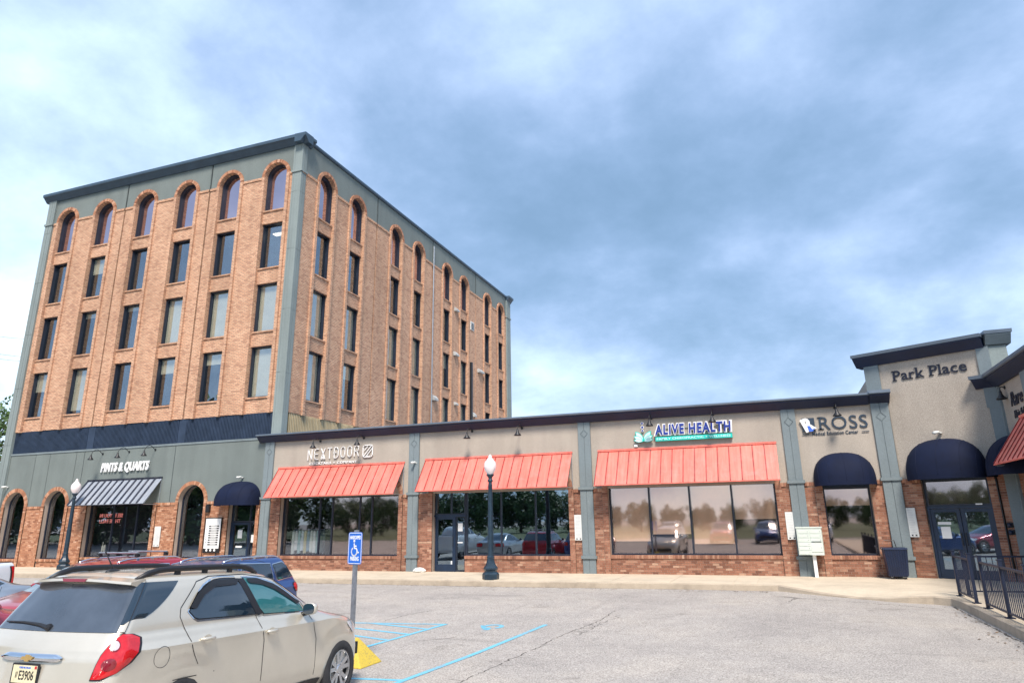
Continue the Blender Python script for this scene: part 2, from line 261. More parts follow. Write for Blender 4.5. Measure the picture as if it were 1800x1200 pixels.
# ================================================================== mesh helpers
class Fr:                                  # a facade frame: u along the wall, z up, d out of the wall
    def __init__(s, ox, oy, ux, uy, nx, ny): s.o = (ox, oy); s.u = (ux, uy); s.n = (nx, ny)
    def p(s, u, z, d=0.0): return (s.o[0]+s.u[0]*u+s.n[0]*d, s.o[1]+s.u[1]*u+s.n[1]*d, z)
FY = 25.5; TX = -20.62; th = R(28)
FF = Fr(0, FY, 1, 0, 0, -1)                # main street front
FT = Fr(TX, 0, 0, 1, 1, 0)                 # tower flank, u = world Y
FP = Fr(3.66, FY, math.cos(th), -math.sin(th), -math.sin(th), -math.cos(th))   # angled entrance
WX, WY = 3.66+3.12*math.cos(th), FY-3.12*math.sin(th)
FW = Fr(WX, WY, 0, -1, -1, 0)              # salon wing
class Ax:
    def p(s, u, z, d=0.0): return (u, d, z)
class MB:
    def __init__(s): s.v = []; s.f = []; s.mi = []; s.cur = 0
    def q(s, *pts):
        b = len(s.v); s.v += [tuple(p) for p in pts]; s.f.append(tuple(range(b, b+len(pts)))); s.mi.append(s.cur); return s
    def box8(s, P):
        b = len(s.v); s.v += [tuple(p) for p in P]
        for f in ((0, 3, 2, 1), (4, 5, 6, 7), (0, 1, 5, 4), (1, 2, 6, 5), (2, 3, 7, 6), (3, 0, 4, 7)): s.f.append(tuple(b+i for i in f)); s.mi.append(s.cur)
        return s
    def box(s, x0, x1, y0, y1, z0, z1): return s.box8([(x0, y0, z0), (x1, y0, z0), (x1, y1, z0), (x0, y1, z0), (x0, y0, z1), (x1, y0, z1), (x1, y1, z1), (x0, y1, z1)])
    def fb(s, F, u0, u1, z0, z1, d0, d1):
        return s.box8([F.p(u0, z0, d1), F.p(u1, z0, d1), F.p(u1, z0, d0), F.p(u0, z0, d0), F.p(u0, z1, d1), F.p(u1, z1, d1), F.p(u1, z1, d0), F.p(u0, z1, d0)])
    def prism(s, F, poly, d0, d1):
        n = len(poly); b = len(s.v); s.v += [F.p(u, z, d1) for u, z in poly]+[F.p(u, z, d0) for u, z in poly]
        s.f.append(tuple(range(b, b+n))); s.f.append(tuple(range(b+2*n-1, b+n-1, -1))); s.mi += [s.cur, s.cur]
        for i in range(n): j = (i+1) % n; s.f.append((b+i, b+n+i, b+n+j, b+j)); s.mi.append(s.cur)
        return s
    def sweepu(s, F, prof, u0, u1, cap=True):      # profile (d,z) swept along u
        n = len(prof); b = len(s.v); s.v += [F.p(u0, z, d) for d, z in prof]+[F.p(u1, z, d) for d, z in prof]
        for i in range(n): j = (i+1) % n; s.f.append((b+i, b+j, b+n+j, b+n+i)); s.mi.append(s.cur)
        if cap: s.f.append(tuple(range(b+n-1, b-1, -1))); s.f.append(tuple(range(b+n, b+2*n))); s.mi += [s.cur, s.cur]
        return s
    def tube(s, pts, r, seg=8, caps=True):
        pts = [Vector(p) for p in pts]; b = len(s.v); n = len(pts); rs = r if isinstance(r, (list, tuple)) else [r]*n
        up = Vector((0, 0, 1)); prev = None
        for i, p in enumerate(pts):
            t = (pts[min(i+1, n-1)]-pts[max(i-1, 0)]).normalized()
            if prev is None: a = t.cross(up) if abs(t.z) < .95 else t.cross(Vector((1, 0, 0)))
            else: a = prev-t*prev.dot(t)
            a.normalize(); prev = a; c = t.cross(a)
            for k in range(seg):
                an = 2*math.pi*k/seg; s.v.append(tuple(p+(a*math.cos(an)+c*math.sin(an))*rs[i]))
        for i in range(n-1):
            for k in range(seg):
                k2 = (k+1) % seg; s.f.append((b+i*seg+k, b+i*seg+k2, b+(i+1)*seg+k2, b+(i+1)*seg+k)); s.mi.append(s.cur)
        if caps: s.f.append(tuple(b+k for k in range(seg-1, -1, -1))); s.f.append(tuple(b+(n-1)*seg+k for k in range(seg))); s.mi += [s.cur]*2
        return s
    def lathe(s, prof, c=(0, 0, 0), seg=24, axis='z', sq=0):
        b = len(s.v); n = len(prof)
        for r, h in prof:
            for k in range(seg):
                a = 2*math.pi*(k+0.5)/seg
                x, y = r*math.cos(a), r*math.sin(a)
                if axis == 'z': s.v.append((c[0]+x, c[1]+y, c[2]+h))
                else: s.v.append((c[0]+h, c[1]+x, c[2]+y))
        for i in range(n-1):
            for k in range(seg): k2 = (k+1) % seg; s.f.append((b+i*seg+k, b+i*seg+k2, b+(i+1)*seg+k2, b+(i+1)*seg+k)); s.mi.append(s.cur)
        return s
    def mesh(s, name, mats, off=(0, 0, 0), smooth=False):
        me = bpy.data.meshes.new(name); me.from_pydata([(v[0]-off[0], v[1]-off[1], v[2]-off[2]) for v in s.v], [], s.f)
        for m in (mats if isinstance(mats, (list, tuple)) else [mats]): me.materials.append(m)
        me.polygons.foreach_set('material_index', s.mi)
        if smooth: me.polygons.foreach_set('use_smooth', [True]*len(me.polygons))
        me.update(); return me
    def build(s, name, mats, parent=None, smooth=False, fix=False):
        off = ROOTLOC.get(parent.name, (0, 0, 0)) if parent else (0, 0, 0)
        me = s.mesh(name, mats, off, smooth)
        if fix:
            bm = bmesh.new(); bm.from_mesh(me); bmesh.ops.recalc_face_normals(bm, faces=bm.faces); bm.to_mesh(me); bm.free()
        o = bpy.data.objects.new(name, me); COL.objects.link(o)
        if parent: o.parent = parent; ROOTLOC[o.name] = off
        return o
ROOTLOC = {}
def tag(o, label=None, cat=None, group=None, kind=None):
    if label: o['label'] = label
    if cat: o['category'] = cat
    if group: o['group'] = group
    if kind: o['kind'] = kind
    return o
def thing(name, label, cat, loc=(0, 0, 0), group=None):
    o = bpy.data.objects.new(name, None); COL.objects.link(o); o.location = loc; o.empty_display_size = 0.3
    ROOTLOC[o.name] = tuple(loc); return tag(o, label, cat, group)
def local(name, label, cat, loc=(0, 0, 0), rot=(0, 0, 0), group=None):     # parts built in the thing's own coordinates
    o = thing(name, label, cat, loc, group); o.rotation_euler = rot; ROOTLOC[o.name] = (0, 0, 0); return o
def kids(o): return [c for c in bpy.data.objects if c.parent == o]
def copytree(o, loc=None, rot=None, label=None, parent=None):
    c = o.copy(); COL.objects.link(c)
    if parent is not None: c.parent = parent
    if loc is not None: c.location = loc
    if rot is not None: c.rotation_euler = rot
    if label: c['label'] = label
    for ch in KID.get(o.name, kids(o)): copytree(ch, parent=c)
    return c
KID = {}
def cachekids():
    KID.clear()
    for o in bpy.data.objects:
        KID.setdefault(o.name, [])
        if o.parent: KID.setdefault(o.parent.name, []).append(o)
def add_part(name, me, parent, loc=(0, 0, 0), rot=None):
    o = bpy.data.objects.new(name, me); COL.objects.link(o); o.parent = parent; o.location = loc
    if rot: o.rotation_euler = rot
    ROOTLOC[o.name] = (0, 0, 0); return o
def arc(c, r, a0, a1, n): return [(c[0]+r*math.cos(a0+(a1-a0)*i/n), c[1]+r*math.sin(a0+(a1-a0)*i/n)) for i in range(n+1)]
def arch_fill(mb, F, uc, zs, r, hw, ztop, d0, d1, n=20):      # wall between an arch and a straight top, with soffit
    pts = arc((uc, zs), r, math.pi, 0, n)
    for i in range(n):
        (a, b), (c, e) = pts[i], pts[i+1]
        mb.q(F.p(a, b, d1), F.p(c, e, d1), F.p(c, ztop, d1), F.p(a, ztop, d1)); mb.q(F.p(a, b, d1), F.p(a, b, d0), F.p(c, e, d0), F.p(c, e, d1))
    for s_ in (-1, 1):
        if hw > r: mb.fb(F, min(uc+s_*hw, uc+s_*r), max(uc+s_*hw, uc+s_*r), zs, ztop, d0, d1)
def arch_ring(mb, F, uc, zs, r0, r1, d0, d1, a0=0.0, a1=math.pi, w=0.085, gap=0.12):
    n = max(3, int(abs(a1-a0)*r1/w))
    for i in range(n):
        b0 = a0+(a1-a0)*(i+gap/2)/n; b1 = a0+(a1-a0)*(i+1-gap/2)/n; dd = random.uniform(-.004, .004)
        P = [(uc+r0*math.cos(b0), zs+r0*math.sin(b0)), (uc+r1*math.cos(b0), zs+r1*math.sin(b0)), (uc+r1*math.cos(b1), zs+r1*math.sin(b1)), (uc+r0*math.cos(b1), zs+r0*math.sin(b1))]
        mb.prism(F, P, d0, d1+dd)
def ring_back(mb, F, uc, zs, r0, r1, d0, d1, a0=0.0, a1=math.pi, n=24):
    A = arc((uc, zs), r0, a0, a1, n); B = arc((uc, zs), r1, a0, a1, n)
    for i in range(n): mb.prism(F, [A[i], B[i], B[i+1], A[i+1]], d0, d1)
def rowlock(mb, F, u0, u1, z0, z1, d0, d1, w=0.078):
    n = max(1, round((u1-u0)/w)); w = (u1-u0)/n
    for i in range(n): mb.fb(F, u0+i*w+.004, u0+(i+1)*w-.004, z0, z1, d0, d1+random.uniform(-.003, .003))
def bricks(mb, F, u0, u1, z0, z1, d0, d1, holes=(), bl=0.205, bh=0.075, sink=None):
    k = 0; nz = max(1, round((z1-z0)/bh)); bh = (z1-z0)/nz
    for r_ in range(nz):
        za = z0+r_*bh+.005; zb = z0+(r_+1)*bh-.005; x = u0-(bl*0.5 if r_ % 2 else 0)
        while x < u1-.01:
            a, b = max(x+.005, u0), min(x+bl-.005, u1); x += bl
            if b-a < .02: continue
            bad = False
            for (h0, h1, g0, g1) in holes:
                if b > h0 and a < h1 and zb > g0 and za < g1:
                    if a < h0 < b: b = h0
                    elif a < h1 < b: a = h1
                    else: bad = True
            if bad or b-a < .02: continue
            dd = random.uniform(-.003, .003)
            if sink is not None: sink.append((F, a, b, za, zb, d0, d1+dd))
            else: mb.fb(F, a, b, za, zb, d0, d1+dd)
            k += 1
    return k
def pane_unit(parent, F, u0, u1, z0, z1, d, mulls, gl, fm=FRAME, fw=0.055, trans=(), name='window'):
    mb = MB(); mb.fb(F, u0, u1, z0, z0+fw, d-.05, d+.05); mb.fb(F, u0, u1, z1-fw, z1, d-.05, d+.05)
    mb.fb(F, u0, u0+fw, z0+fw, z1-fw, d-.05, d+.05); mb.fb(F, u1-fw, u1, z0+fw, z1-fw, d-.05, d+.05)
    xs = [u0+fw]+[x for m in mulls for x in (m-fw/2, m+fw/2)]+[u1-fw]
    for m in mulls: mb.fb(F, m-fw/2, m+fw/2, z0+fw, z1-fw, d-.048, d+.048)
    w = mb.build(name, fm, parent); k = 0
    for i in range(0, len(xs), 2):
        p = MB(); p.q(F.p(xs[i], z0+fw, d), F.p(xs[i+1], z0+fw, d), F.p(xs[i+1], z1-fw, d), F.p(xs[i], z1-fw, d)); p.build('pane', gl[k] if isinstance(gl, (list, tuple)) else gl, w); k += 1
    return w
# ---- lettering
def letters(name, txt, F, u0, u1, z0, z1, d0, d1, mat, parent, bold=0.0, shear=0.0, space=1.0, mirror=False, serif='', rot=0.0, split=True, mats2=None):
    cu = bpy.data.curves.new('t', 'FONT'); cu.body = txt; cu.size = 1; cu.extrude = 0.5; cu.offset = bold; cu.space_character = space; cu.resolution_u = 3
    to = bpy.data.objects.new('t', cu); COL.objects.link(to); dg = bpy.context.evaluated_depsgraph_get(); dg.update()
    me = bpy.data.meshes.new_from_object(to.evaluated_get(dg)); bpy.data.objects.remove(to); bpy.data.curves.remove(cu)
    V = [v.co.copy() for v in me.vertices]; Fa = [tuple(p.vertices) for p in me.polygons]; bpy.data.meshes.remove(me)
    if not V: return []
    xs = [v.x for v in V]; ys = [v.y for v in V]; x0, x1 = min(xs), max(xs); y0, y1 = min(ys), max(ys)
    par = list(range(len(V)))
    def fd(i):
        while par[i] != i: par[i] = par[par[i]]; i = par[i]
        return i
    for f in Fa:
        for a in f[1:]:
            ra, rb = fd(f[0]), fd(a)
            if ra != rb: par[rb] = ra
    isl = {}
    for i, v in enumerate(V): isl.setdefault(fd(i), []).append(i)
    grp = sorted([[min(V[i].x for i in g), max(V[i].x for i in g), set(g)] for g in isl.values()], key=lambda g: g[0])
    out = []
    for g in grp:
        if out and (g[0] < out[-1][1]-0.01 or not split): out[-1][1] = max(out[-1][1], g[1]); out[-1][2] |= g[2]
        else: out.append(g)
    H = z1-z0; Wd = u1-u0; objs = []; chars = [c for c in txt if c not in ' ']
    def mp(x, y, e):
        s_ = (x-x0)/(x1-x0); t = (y-y0)/(y1-y0)
        if mirror: s_ = 1-s_
        u = u0+s_*Wd+shear*(t-0.5)*H; z = z0+t*H
        if rot: cu_, cz_ = (u0+u1)/2, (z0+z1)/2; u, z = cu_+(u-cu_)*math.cos(rot)-(z-cz_)*math.sin(rot), cz_+(u-cu_)*math.sin(rot)+(z-cz_)*math.cos(rot)
        return F.p(u, z, d0+(e+0.5)*(d1-d0))
    for gi, g in enumerate(out):
        ids = sorted(g[2]); ix = {k: j for j, k in enumerate(ids)}; mb = MB()
        mb.v = [mp(V[i].x, V[i].y, V[i].z) for i in ids]; mb.f = [tuple(ix[a] for a in f) for f in Fa if f[0] in g[2]]; mb.mi = [0]*len(mb.f)
        if serif and len(out) == len(chars) and chars[gi] in serif:
            gx = [V[i].x for i in ids]; gy = [V[i].y for i in ids]; a = min(gx); b_ = min(gy); t_ = max(gy); hh = t_-b_
            def sb(xa, xb, ya, yb): mb.box8([mp(xa, ya, .5), mp(xb, ya, .5), mp(xb, ya, -.5), mp(xa, ya, -.5), mp(xa, yb, .5), mp(xb, yb, .5), mp(xb, yb, -.5), mp(xa, yb, -.5)])
            sb(a-.07, a+.20, b_, b_+.055); 
            if chars[gi] in 'PRkl': sb(a-.07, a+.08, t_-.055, t_)
        objs.append(mb.build(name, mat, parent))
    return objs
# ================================================================== ground
GY = [(-700, .15), (-10, .1), (0, .02), (5, -.12), (9, -.2), (12, -.2), (22, -.03), (900, -.03)]
def gz(y, x=-8.0):
    v = -.03
    for (a, za), (b, zb) in zip(GY, GY[1:]):
        if y <= b: v = za+(zb-za)*(max(y, a)-a)/(b-a); break
    t = min(1.0, max(0.0, (x+3.5)/5.0)); return v+(max(v, -.045)-v)*t
mb = MB(); ys = [-700, -60, -10, -5]+[i*1.0 for i in range(0, 23)]+[30, 60, 900]
xs = [-900, -60, -30, -15, -8, -3.5, -2.5, -1.5, -.5, .5, 1.5, 4, 8, 20, 60, 900]
for i in range(len(ys)-1):
    for j in range(len(xs)-1): mb.q((xs[j], ys[i], gz(ys[i], xs[j])), (xs[j+1], ys[i], gz(ys[i], xs[j+1])), (xs[j+1], ys[i+1], gz(ys[i+1], xs[j+1])), (xs[j], ys[i+1], gz(ys[i+1], xs[j])))
tag(mb.build('parking_lot', ASPH), 'worn pale grey asphalt of the parking lot', kind='structure')
# kerb and pavement
K = [(-75, 21.9, .13), (-16, 21.9, .13), (-8, 21.95, .13), (-3, 22.2, .13), (-0.35, 22.15, .13), (0.15, 21.75, .08), (0.8, 21.25, .02), (1.5, 20.75, -.01), (2.15, 20.25, .03), (2.6, 20.0, .10), (3.1, 19.85, .13), (3.42, 19.6, .13), (3.5, 19.0, .13), (3.5, 14, .13), (3.5, 6, .13), (3.5, -12, .13)]
def kin(i, w):
    a = Vector(K[max(i-1, 0)][:2]); b = Vector(K[min(i+1, len(K)-1)][:2]); t = (b-a).normalized(); n = Vector((-t.y, t.x)); return Vector(K[i][:2])+n*w
mb = MB(); pv = MB()
for i in range(len(K)-1):
    for (w0, w1, z0k, z1k) in ((0, 0.012, 'g', 't1'), (0.012, 0.04, 't1', 't'), (0.04, .16, 't', 't')):
        P = []
        for (ii, w, zk) in ((i, w0, z0k), (i+1, w0, z0k), (i+1, w1, z1k), (i, w1, z1k)):
            c = kin(ii, w); zz = K[ii][2] if ii < len(K) else .13
            g0 = gz(c.y, c.x); P.append((c.x, c.y, g0-.03 if zk == 'g' else (max(g0+.012, zz-.018) if zk == 't1' else max(g0+.02, zz))))
        mb.q(*P)
kerb = mb.build('kerb', KERB, smooth=False); tag(kerb, 'chipped concrete kerb along the pavement', kind='structure')
IN = [(-75, 23.2), (-16, 23.2), (-8, 23.2), (-3, 23.3), (-.35, 23.3), (.5, 23.1), (1.3, 22.5), (2.0, 21.9), (2.7, 21.4), (3.3, 21.0), (3.9, 20.8), (4.3, 20.4), (4.5, 19.6), (4.6, 14), (4.6, 6), (4.6, -12)]
for i in range(len(K)-1):
    a, b = kin(i, .163), kin(i+1, .163); pv.q((a.x, a.y, max(gz(a.y)+.02, K[i][2])), (b.x, b.y, max(gz(b.y)+.02, K[i+1][2])), (*IN[i+1], .13), (*IN[i], .13))
    c, d = IN[i], IN[i+1]
    if i < 11: pv.q((*c, .13), (*d, .13), (d[0], 26.2, .13), (c[0], 26.2, .13))
    else: pv.q((*c, .13), (*d, .13), (14, d[1], .13), (14, c[1], .13))
pv.q((4.3, 20.4, .13), (14, 20.4, .13), (14, 26.2, .13), (4.3, 26.2, .13))
pave = pv.build('pavement', PAVE); tag(pave, 'tan concrete pavement in front of the shops', kind='structure')
# pavement slabs (straight run), thin joints between them
x = -40.0
while x < -0.9:
    for (ya, yb) in ((22.36, 23.95), (23.96, 25.47)):
        m2 = MB(); m2.box(x+.006, min(x+1.83, -.9)-.006, ya if ya > 23 else (22.07 if x < -10.8 else 22.38), yb, .10, .136+random.uniform(0, .003)); m2.build('slab', PAVE, pave)
    x += 1.83
# ================================================================== office tower
TOW = thing('office_building', 'six storey tan brick office block with arched top windows and a grey green parapet', 'building', (-29.4, 40, 0))
ZB, ZS, ZT = 6.9, 19.0, 20.45
ROWS = [(7.65, 10.09), (10.82, 13.24), (14.05, 16.42)]
wall = MB(); ribs = MB(); ring = MB(); stu = MB(); led = MB(); jn = MB()
def tower_face(F, panels, blinds):
    for pi, (p0, p1, c) in enumerate(panels):
        ws = [c-1.46, c+1.46]
        edges = [p0]+[e for w in ws for e in (w-.85, w+.85)]+[p1]
        for k in range(0, len(edges), 2):
            a, b = edges[k], edges[k+1]
            if k == 0 and pi > 0: a += .05
            if k == len(edges)-2 and pi < len(panels)-1: b -= .05
            if b > a: wall.fb(F, a, b, ZB, ZS, -.35, 0); lq = MB(); lq.fb(F, a, b, ZS-.10, ZS+.02, -.02, .045); lq.build('brick_ledge', BW, TOW)
            if b > a: stu.fb(F, a, b, ZS+.02, ZT+.3, -.3, -.005)
        for w in ws:
            for s_ in (-1, 1): ribs.fb(F, min(w+s_*.68, w+s_*.85), max(w+s_*.68, w+s_*.85), ZB-.04, ZS, -.35, .09)
            zz = ZB
            for (a, b) in ROWS: wall.fb(F, w-.68, w+.68, zz, a, -.35, -.06); zz = b
            wall.fb(F, w-.68, w+.68, zz, 17.12, -.35, -.06)
            arch_fill(stu, F, w, ZS, .85, .85, ZT+.3, -.3, -.006, 22)
            ring_back(ribs, F, w, ZS, .68, .846, -.35, .07); arch_ring(ring, F, w, ZS, .685, .85, -.05, .092, w=.085)
        if pi < len(panels)-1: jn.fb(F, p1-.05, p1+.05, ZB, ZT, -.3, -.16)
fpan = [(-38.4, -32.42, -35.41), (-32.42, -26.43, -29.43), (-26.43, -20.62, -23.60)]
tpan = [(25.53, 32.67, 29.12), (32.67, 39.93, 36.42), (39.93, 47.30, 43.66), (47.30, 54.65, 51.10)]
tower_face(FF, fpan, 0); tower_face(FT, tpan, 1)
wall.build('brick_wall', BW, TOW); rb = ribs.build('brick_rib', BW, TOW); tag(ring.build('arch_brick', BK, TOW), kind='stuff')
stu.build('parapet', GREEN, TOW); jn.build('expansion_joint', JOINT, TOW)
sh = MB(); sh.box(-38.38, TX-.9, FY+.75, 54.6, 0, 20.7); sh.box(-38.4, -38.2, 25.9, 54.6, 0.1, 20.7); sh.box(-38.2, TX-.35, 54.3, 54.6, .1, 20.7); sh.build('core', DARK, TOW)
rf = MB(); rf.box(-38.2, TX-.6, FY+.36, FY+.75, .131, .15); rf.build('interior_floor', DARK, TOW); rf = MB(); rf.box(-38.2, TX-.4, 26, 54.5, 20.3, 20.42); rf.build('roof', SLATE, TOW)
# window units shared between the faces
WR = 1.34
def win_mesh(w, z0, z1, arch):
    f = MB(); A = Ax(); t = .05
    f.fb(A, -w/2, w/2, z0, z0+t, -.12, .07); f.fb(A, -w/2, -w/2+t, z0+t, z1, -.12, .07); f.fb(A, w/2-t, w/2, z0+t, z1, -.12, .07)
    p = MB()
    if arch:
        ring_back(f, A, 0, z1, w/2-t, w/2, -.12, .07)
        p.prism(A, [(-w/2+t, z0+t), (w/2-t, z0+t)]+arc((0, z1), w/2-t, 0, math.pi, 18), .03, .036)
    else:
        f.fb(A, -w/2+t, w/2-t, z1-t, z1, -.12, .07); p.prism(A, [(-w/2+t, z0+t), (w/2-t, z0+t), (w/2-t, z1-t), (-w/2+t, z1-t)], .03, .036)
    s = MB(); s.fb(A, -w/2+.01, w/2-.01, z0-.075, z0-.005, -.27, .10)
    return f.mesh('window', FRAME), p.mesh('pane', GARCH if arch else GTOW), s.mesh('sill', BW)
UNITS = [win_mesh(WR, 0, b-a, False) for a, b in ROWS]; UNITS.append(win_mesh(WR, 0, ZS-17.12, True)); ZW = [7.65, 10.82, 14.05, 17.12]
bl = MB(); bl.fb(Ax(), -.6, .6, 0, 1, 0, .01); blm = bl.mesh('blind', BLIND)
def put_unit(F, w, k, blind, root=TOW):
    me, pm, sm = UNITS[k]; z = ZW[k]; L0 = ROOTLOC[root.name]
    d = -.27; P = F.p(w, z, d); rot = (0, 0, 0) if F is FF else (0, 0, R(90))
    # local y axis of the unit points into the wall
    o = add_part('window', me, root, (P[0]-L0[0], P[1]-L0[1], P[2]), rot)
    add_part('pane', pm, o); add_part('sill', sm, o)
    if blind > 0 and k < 3:
        h = (2.4)*blind; b = add_part('blind', blm, o, (0, .06, 2.38-h)); b.scale = (1, 1, h)
BF = {(0, 0): .4, (0, 1): .9, (0, 3): .3, (0, 4): .22, (0, 5): .97, (1, 1): .12, (1, 2): .1, (1, 3): .95, (1, 4): .97, (1, 5): .97, (2, 1): .4, (2, 4): .0}
fw = [c+s_ for p in fpan for c in [p[2]] for s_ in (-1.46, 1.46)]
tw = [c+s_ for p in tpan for c in [p[2]] for s_ in (-1.46, 1.46)]
for i, w in enumerate(fw):
    for k in range(4): put_unit(FF, w, k, BF.get((k, i), 0))
BT = {(0, 0): .98, (0, 1): .3, (0, 2): .95, (0, 3): .98, (0, 4): .98, (0, 5): .98, (1, 0): .98, (1, 1): .95, (1, 2): .95, (1, 3): .95, (1, 4): .4, (1, 5): .98, (2, 6): 0}
for i, w in enumerate(tw):
    for k in range(4): put_unit(FT, w, k, BT.get((k, i), 0))
m = MB(); m.fb(FF, -22.45, -21.95, 15.98, 16.03, -.72, -.45); m.build('ceiling_light', plain('office light', (.9, .9, .8), .5, var=0, emis=(1, .93, .75), estr=.9), TOW)
# corner pilasters with flutes
def corner(F, u0, u1, z0, z1, dpt=.10):
    m = MB(); m.fb(F, u0, u1, z0, z1, -.3, dpt-.03); n = 3; w = (u1-u0)
    cuts = [u0, u0+w*.18, u0+w*.20, u0+w*.5-.012, u0+w*.5+.012, u1-w*.20, u1-w*.18, u1]
    for a, b in ((0, 1), (2, 3), (4, 5), (6, 7)):
        zz = z0
        while zz < z1: m.fb(F, cuts[a], cuts[b], zz+.008, min(zz+3.05, z1)-.008, dpt-.03, dpt); zz += 3.05
    m.build('corner_pilaster', PIL2, TOW); m = MB(); m.fb(F, u0-.05, u1+.05, ZS-.08, ZS+.04, -.02, dpt+.05); m.build('pilaster_band', PIL2, TOW)
corner(FF, -21.12, -20.60, 5.66, 20.5, .05); corner(FT, 25.455, 25.84, 5.6, 20.5, .036); corner(FF, -38.6, -38.02, .12, 20.5); corner(FT, 53.85, 54.75, 5.6, 20.5)
m = MB(); m.sweepu(FF, [(0, 20.46), (.06, 20.46), (.29, 20.72), (.35, 20.74), (.35, 20.90), (-.3, 20.92), (-.3, 20.46)], -38.90, -20.26); m.build('cornice', TCOR, TOW, fix=True)
m = MB(); m.sweepu(FT, [(0, 20.465), (.06, 20.465), (.29, 20.722), (.35, 20.742), (.35, 20.896), (-.3, 20.914), (-.3, 20.465)], 25.14, 26.1); m.sweepu(FT, [(-.3, 20.70), (.06, 20.70), (.11, 20.76), (.11, 20.86), (-.3, 20.88)], 26.1, 53.9); m.sweepu(FT, [(0, 20.43), (.06, 20.43), (.29, 20.73), (.35, 20.74), (.35, 20.90), (-.3, 20.92), (-.3, 20.43)], 53.9, 54.95)
m.build('cornice', TCOR, TOW, fix=True)
# ribbed band over the ground floor
for (a, b) in ((-38.0, -32.62), (-32.2, -26.66), (-26.2, -21.14)):
    m = MB(); m.fb(FF, a, b, 5.74, 6.9, -.3, -.07); n = int((b-a)/.085)
    for i in range(n): m.fb(FF, a+i*.085+.012, a+i*.085+.055, 5.75, 6.895, -.07, -.035)
    tag(m.build('ribbed_panel', RIBN, TOW), kind='stuff')
for u in (-32.41, -26.43): m = MB(); m.fb(FF, u-.21, u+.21, 5.74, 6.9, -.3, -.045); m.build('band_post', RIBN, TOW)
m = MB(); m.fb(FF, -38.0, -21.14, 5.66, 5.75, -.3, .03); m.build('band_ledge', PIL, TOW)
m = MB(); m.fb(FT, 26, 53.4, 5.6, 6.9, -.3, -.07); n = int(14/.12)
for i in range(n): m.fb(FT, 26+i*.12+.015, 26+i*.12+.075, 5.6, 6.895, -.07, -.02)
tag(m.build('ribbed_panel', RIBT, TOW), kind='stuff')
# ground floor of the tower : stucco, brick piers, arches
GA = [(-37.03, .74), (-34.10, .74), (-25.33, .76)]; ZG = 2.93; F0 = .13
m = MB(); g = MB(); bkk = MB(); rg = MB(); lg = MB(); rw = MB()
spans = [(-38.02, GA[0][0]-.93), (GA[0][0]+.93, GA[1][0]-.93), (GA[1][0]+.93, -31.0), (-31.0, GA[2][0]-.95), (GA[2][0]+.95, -21.28)]
for a, b in spans: g.fb(FF, a, b, ZG+.10, 5.66, -.35, 0)
for uc, r_ in GA: arch_fill(g, FF, uc, ZG+.10, .93, .95, 5.66, -.35, 0, 22)
g.build('stucco_wall', GREEN, TOW)
for u in (-32.60, -26.66): j = MB(); j.fb(FF, u-.02, u+.02, 3.05, 5.66, -.02, .004); j.build('expansion_joint', JOINT, TOW)
for uc, r_ in GA:
    ring_back(m, FF, uc, ZG+.10, r_, .926, -.35, .035); arch_ring(rg, FF, uc, ZG+.10, r_+.005, .93, -.1, .05)
piers = [(-38.02, GA[0][0]-.93), (GA[0][0]+.93, GA[1][0]-.93), (GA[1][0]+.93, -32.08), (-27.38, GA[2][0]-.93), (GA[2][0]+.93, -23.30), (-21.42, -21.30)]
ribsG = [(GA[0][0]-.93, GA[0][0]-.74), (GA[0][0]+.74, GA[0][0]+.93), (GA[1][0]-.93, GA[1][0]-.74), (GA[1][0]+.74, GA[1][0]+.93), (GA[2][0]-.93, GA[2][0]-.76), (GA[2][0]+.76, GA[2][0]+.93), (-32.08, -31.88), (-27.58, -27.38), (-23.30, -23.12), (-21.60, -21.42)]
unders = [(GA[0][0]-.74, GA[0][0]+.74, .50), (GA[1][0]-.74, GA[1][0]+.74, .50), (GA[2][0]-.76, GA[2][0]+.76, .58), (-31.88, -27.58, .60)]
BS = MB(); nb = 0; m2 = MB()
for a, b in piers:
    (m if a < -22 else m2).fb(FF, a, b, F0, ZG+.1, -.35, -.012); nb += bricks(BS, FF, a, b, F0, ZG, -.05, 0); rowlock(rw, FF, a, b, ZG-.02, ZG+.10, -.05, .035)
for a, b in ribsG: (m if a < -22 else m2).fb(FF, a, b, F0, ZG+.12, -.35, .035); bricks(BS, FF, a, b, F0, ZG+.1, -.02, .05)
for a, b, z in unders: m.fb(FF, a, b, F0, z-.02, -.35, -.052); bricks(BS, FF, a, b, F0, z-.10, -.10, -.04); rowlock(rw, FF, a, b, z-.10, z, -.30, .02)
m.build('mortar_wall', MORT, TOW); m2.build('mortar_wall', MORT, TOW); tag(BS.build('brick', BK, TOW), kind='stuff'); tag(rg.build('arch_brick', BK, TOW), kind='stuff'); tag(rw.build('brick_course', BK, TOW), kind='stuff')
def arch_window(F, uc, r_, z0, zs, d, gl, root):
    f = MB(); t = .05; f.fb(F, uc-r_, uc+r_, z0, z0+t, d, d+.07); f.fb(F, uc-r_, uc-r_+t, z0+t, zs, d, d+.07); f.fb(F, uc+r_-t, uc+r_, z0+t, zs, d, d+.07); ring_back(f, F, uc, zs, r_-t, r_, d, d+.07)
    w = f.build('window', FRAME, root); p = MB(); p.prism(F, [(uc-r_+t, z0+t), (uc+r_-t, z0+t)]+arc((uc, zs), r_-t, 0, math.pi, 18), d+.03, d+.036); p.build('pane', gl, w)
for (uc, r_), z in zip(GA, (.50, .50, .58)): arch_window(FF, uc, r_, z, ZG+.10, -.28, GSHOP, TOW)
pane_unit(TOW, FF, -31.88, -27.58, .60, 3.05, -.26, (-30.32, -28.80), GSHOP)
pane_unit(TOW, FF, -23.12, -21.60, 2.10, 3.0, -.26, (-22.1,), GBLUE)
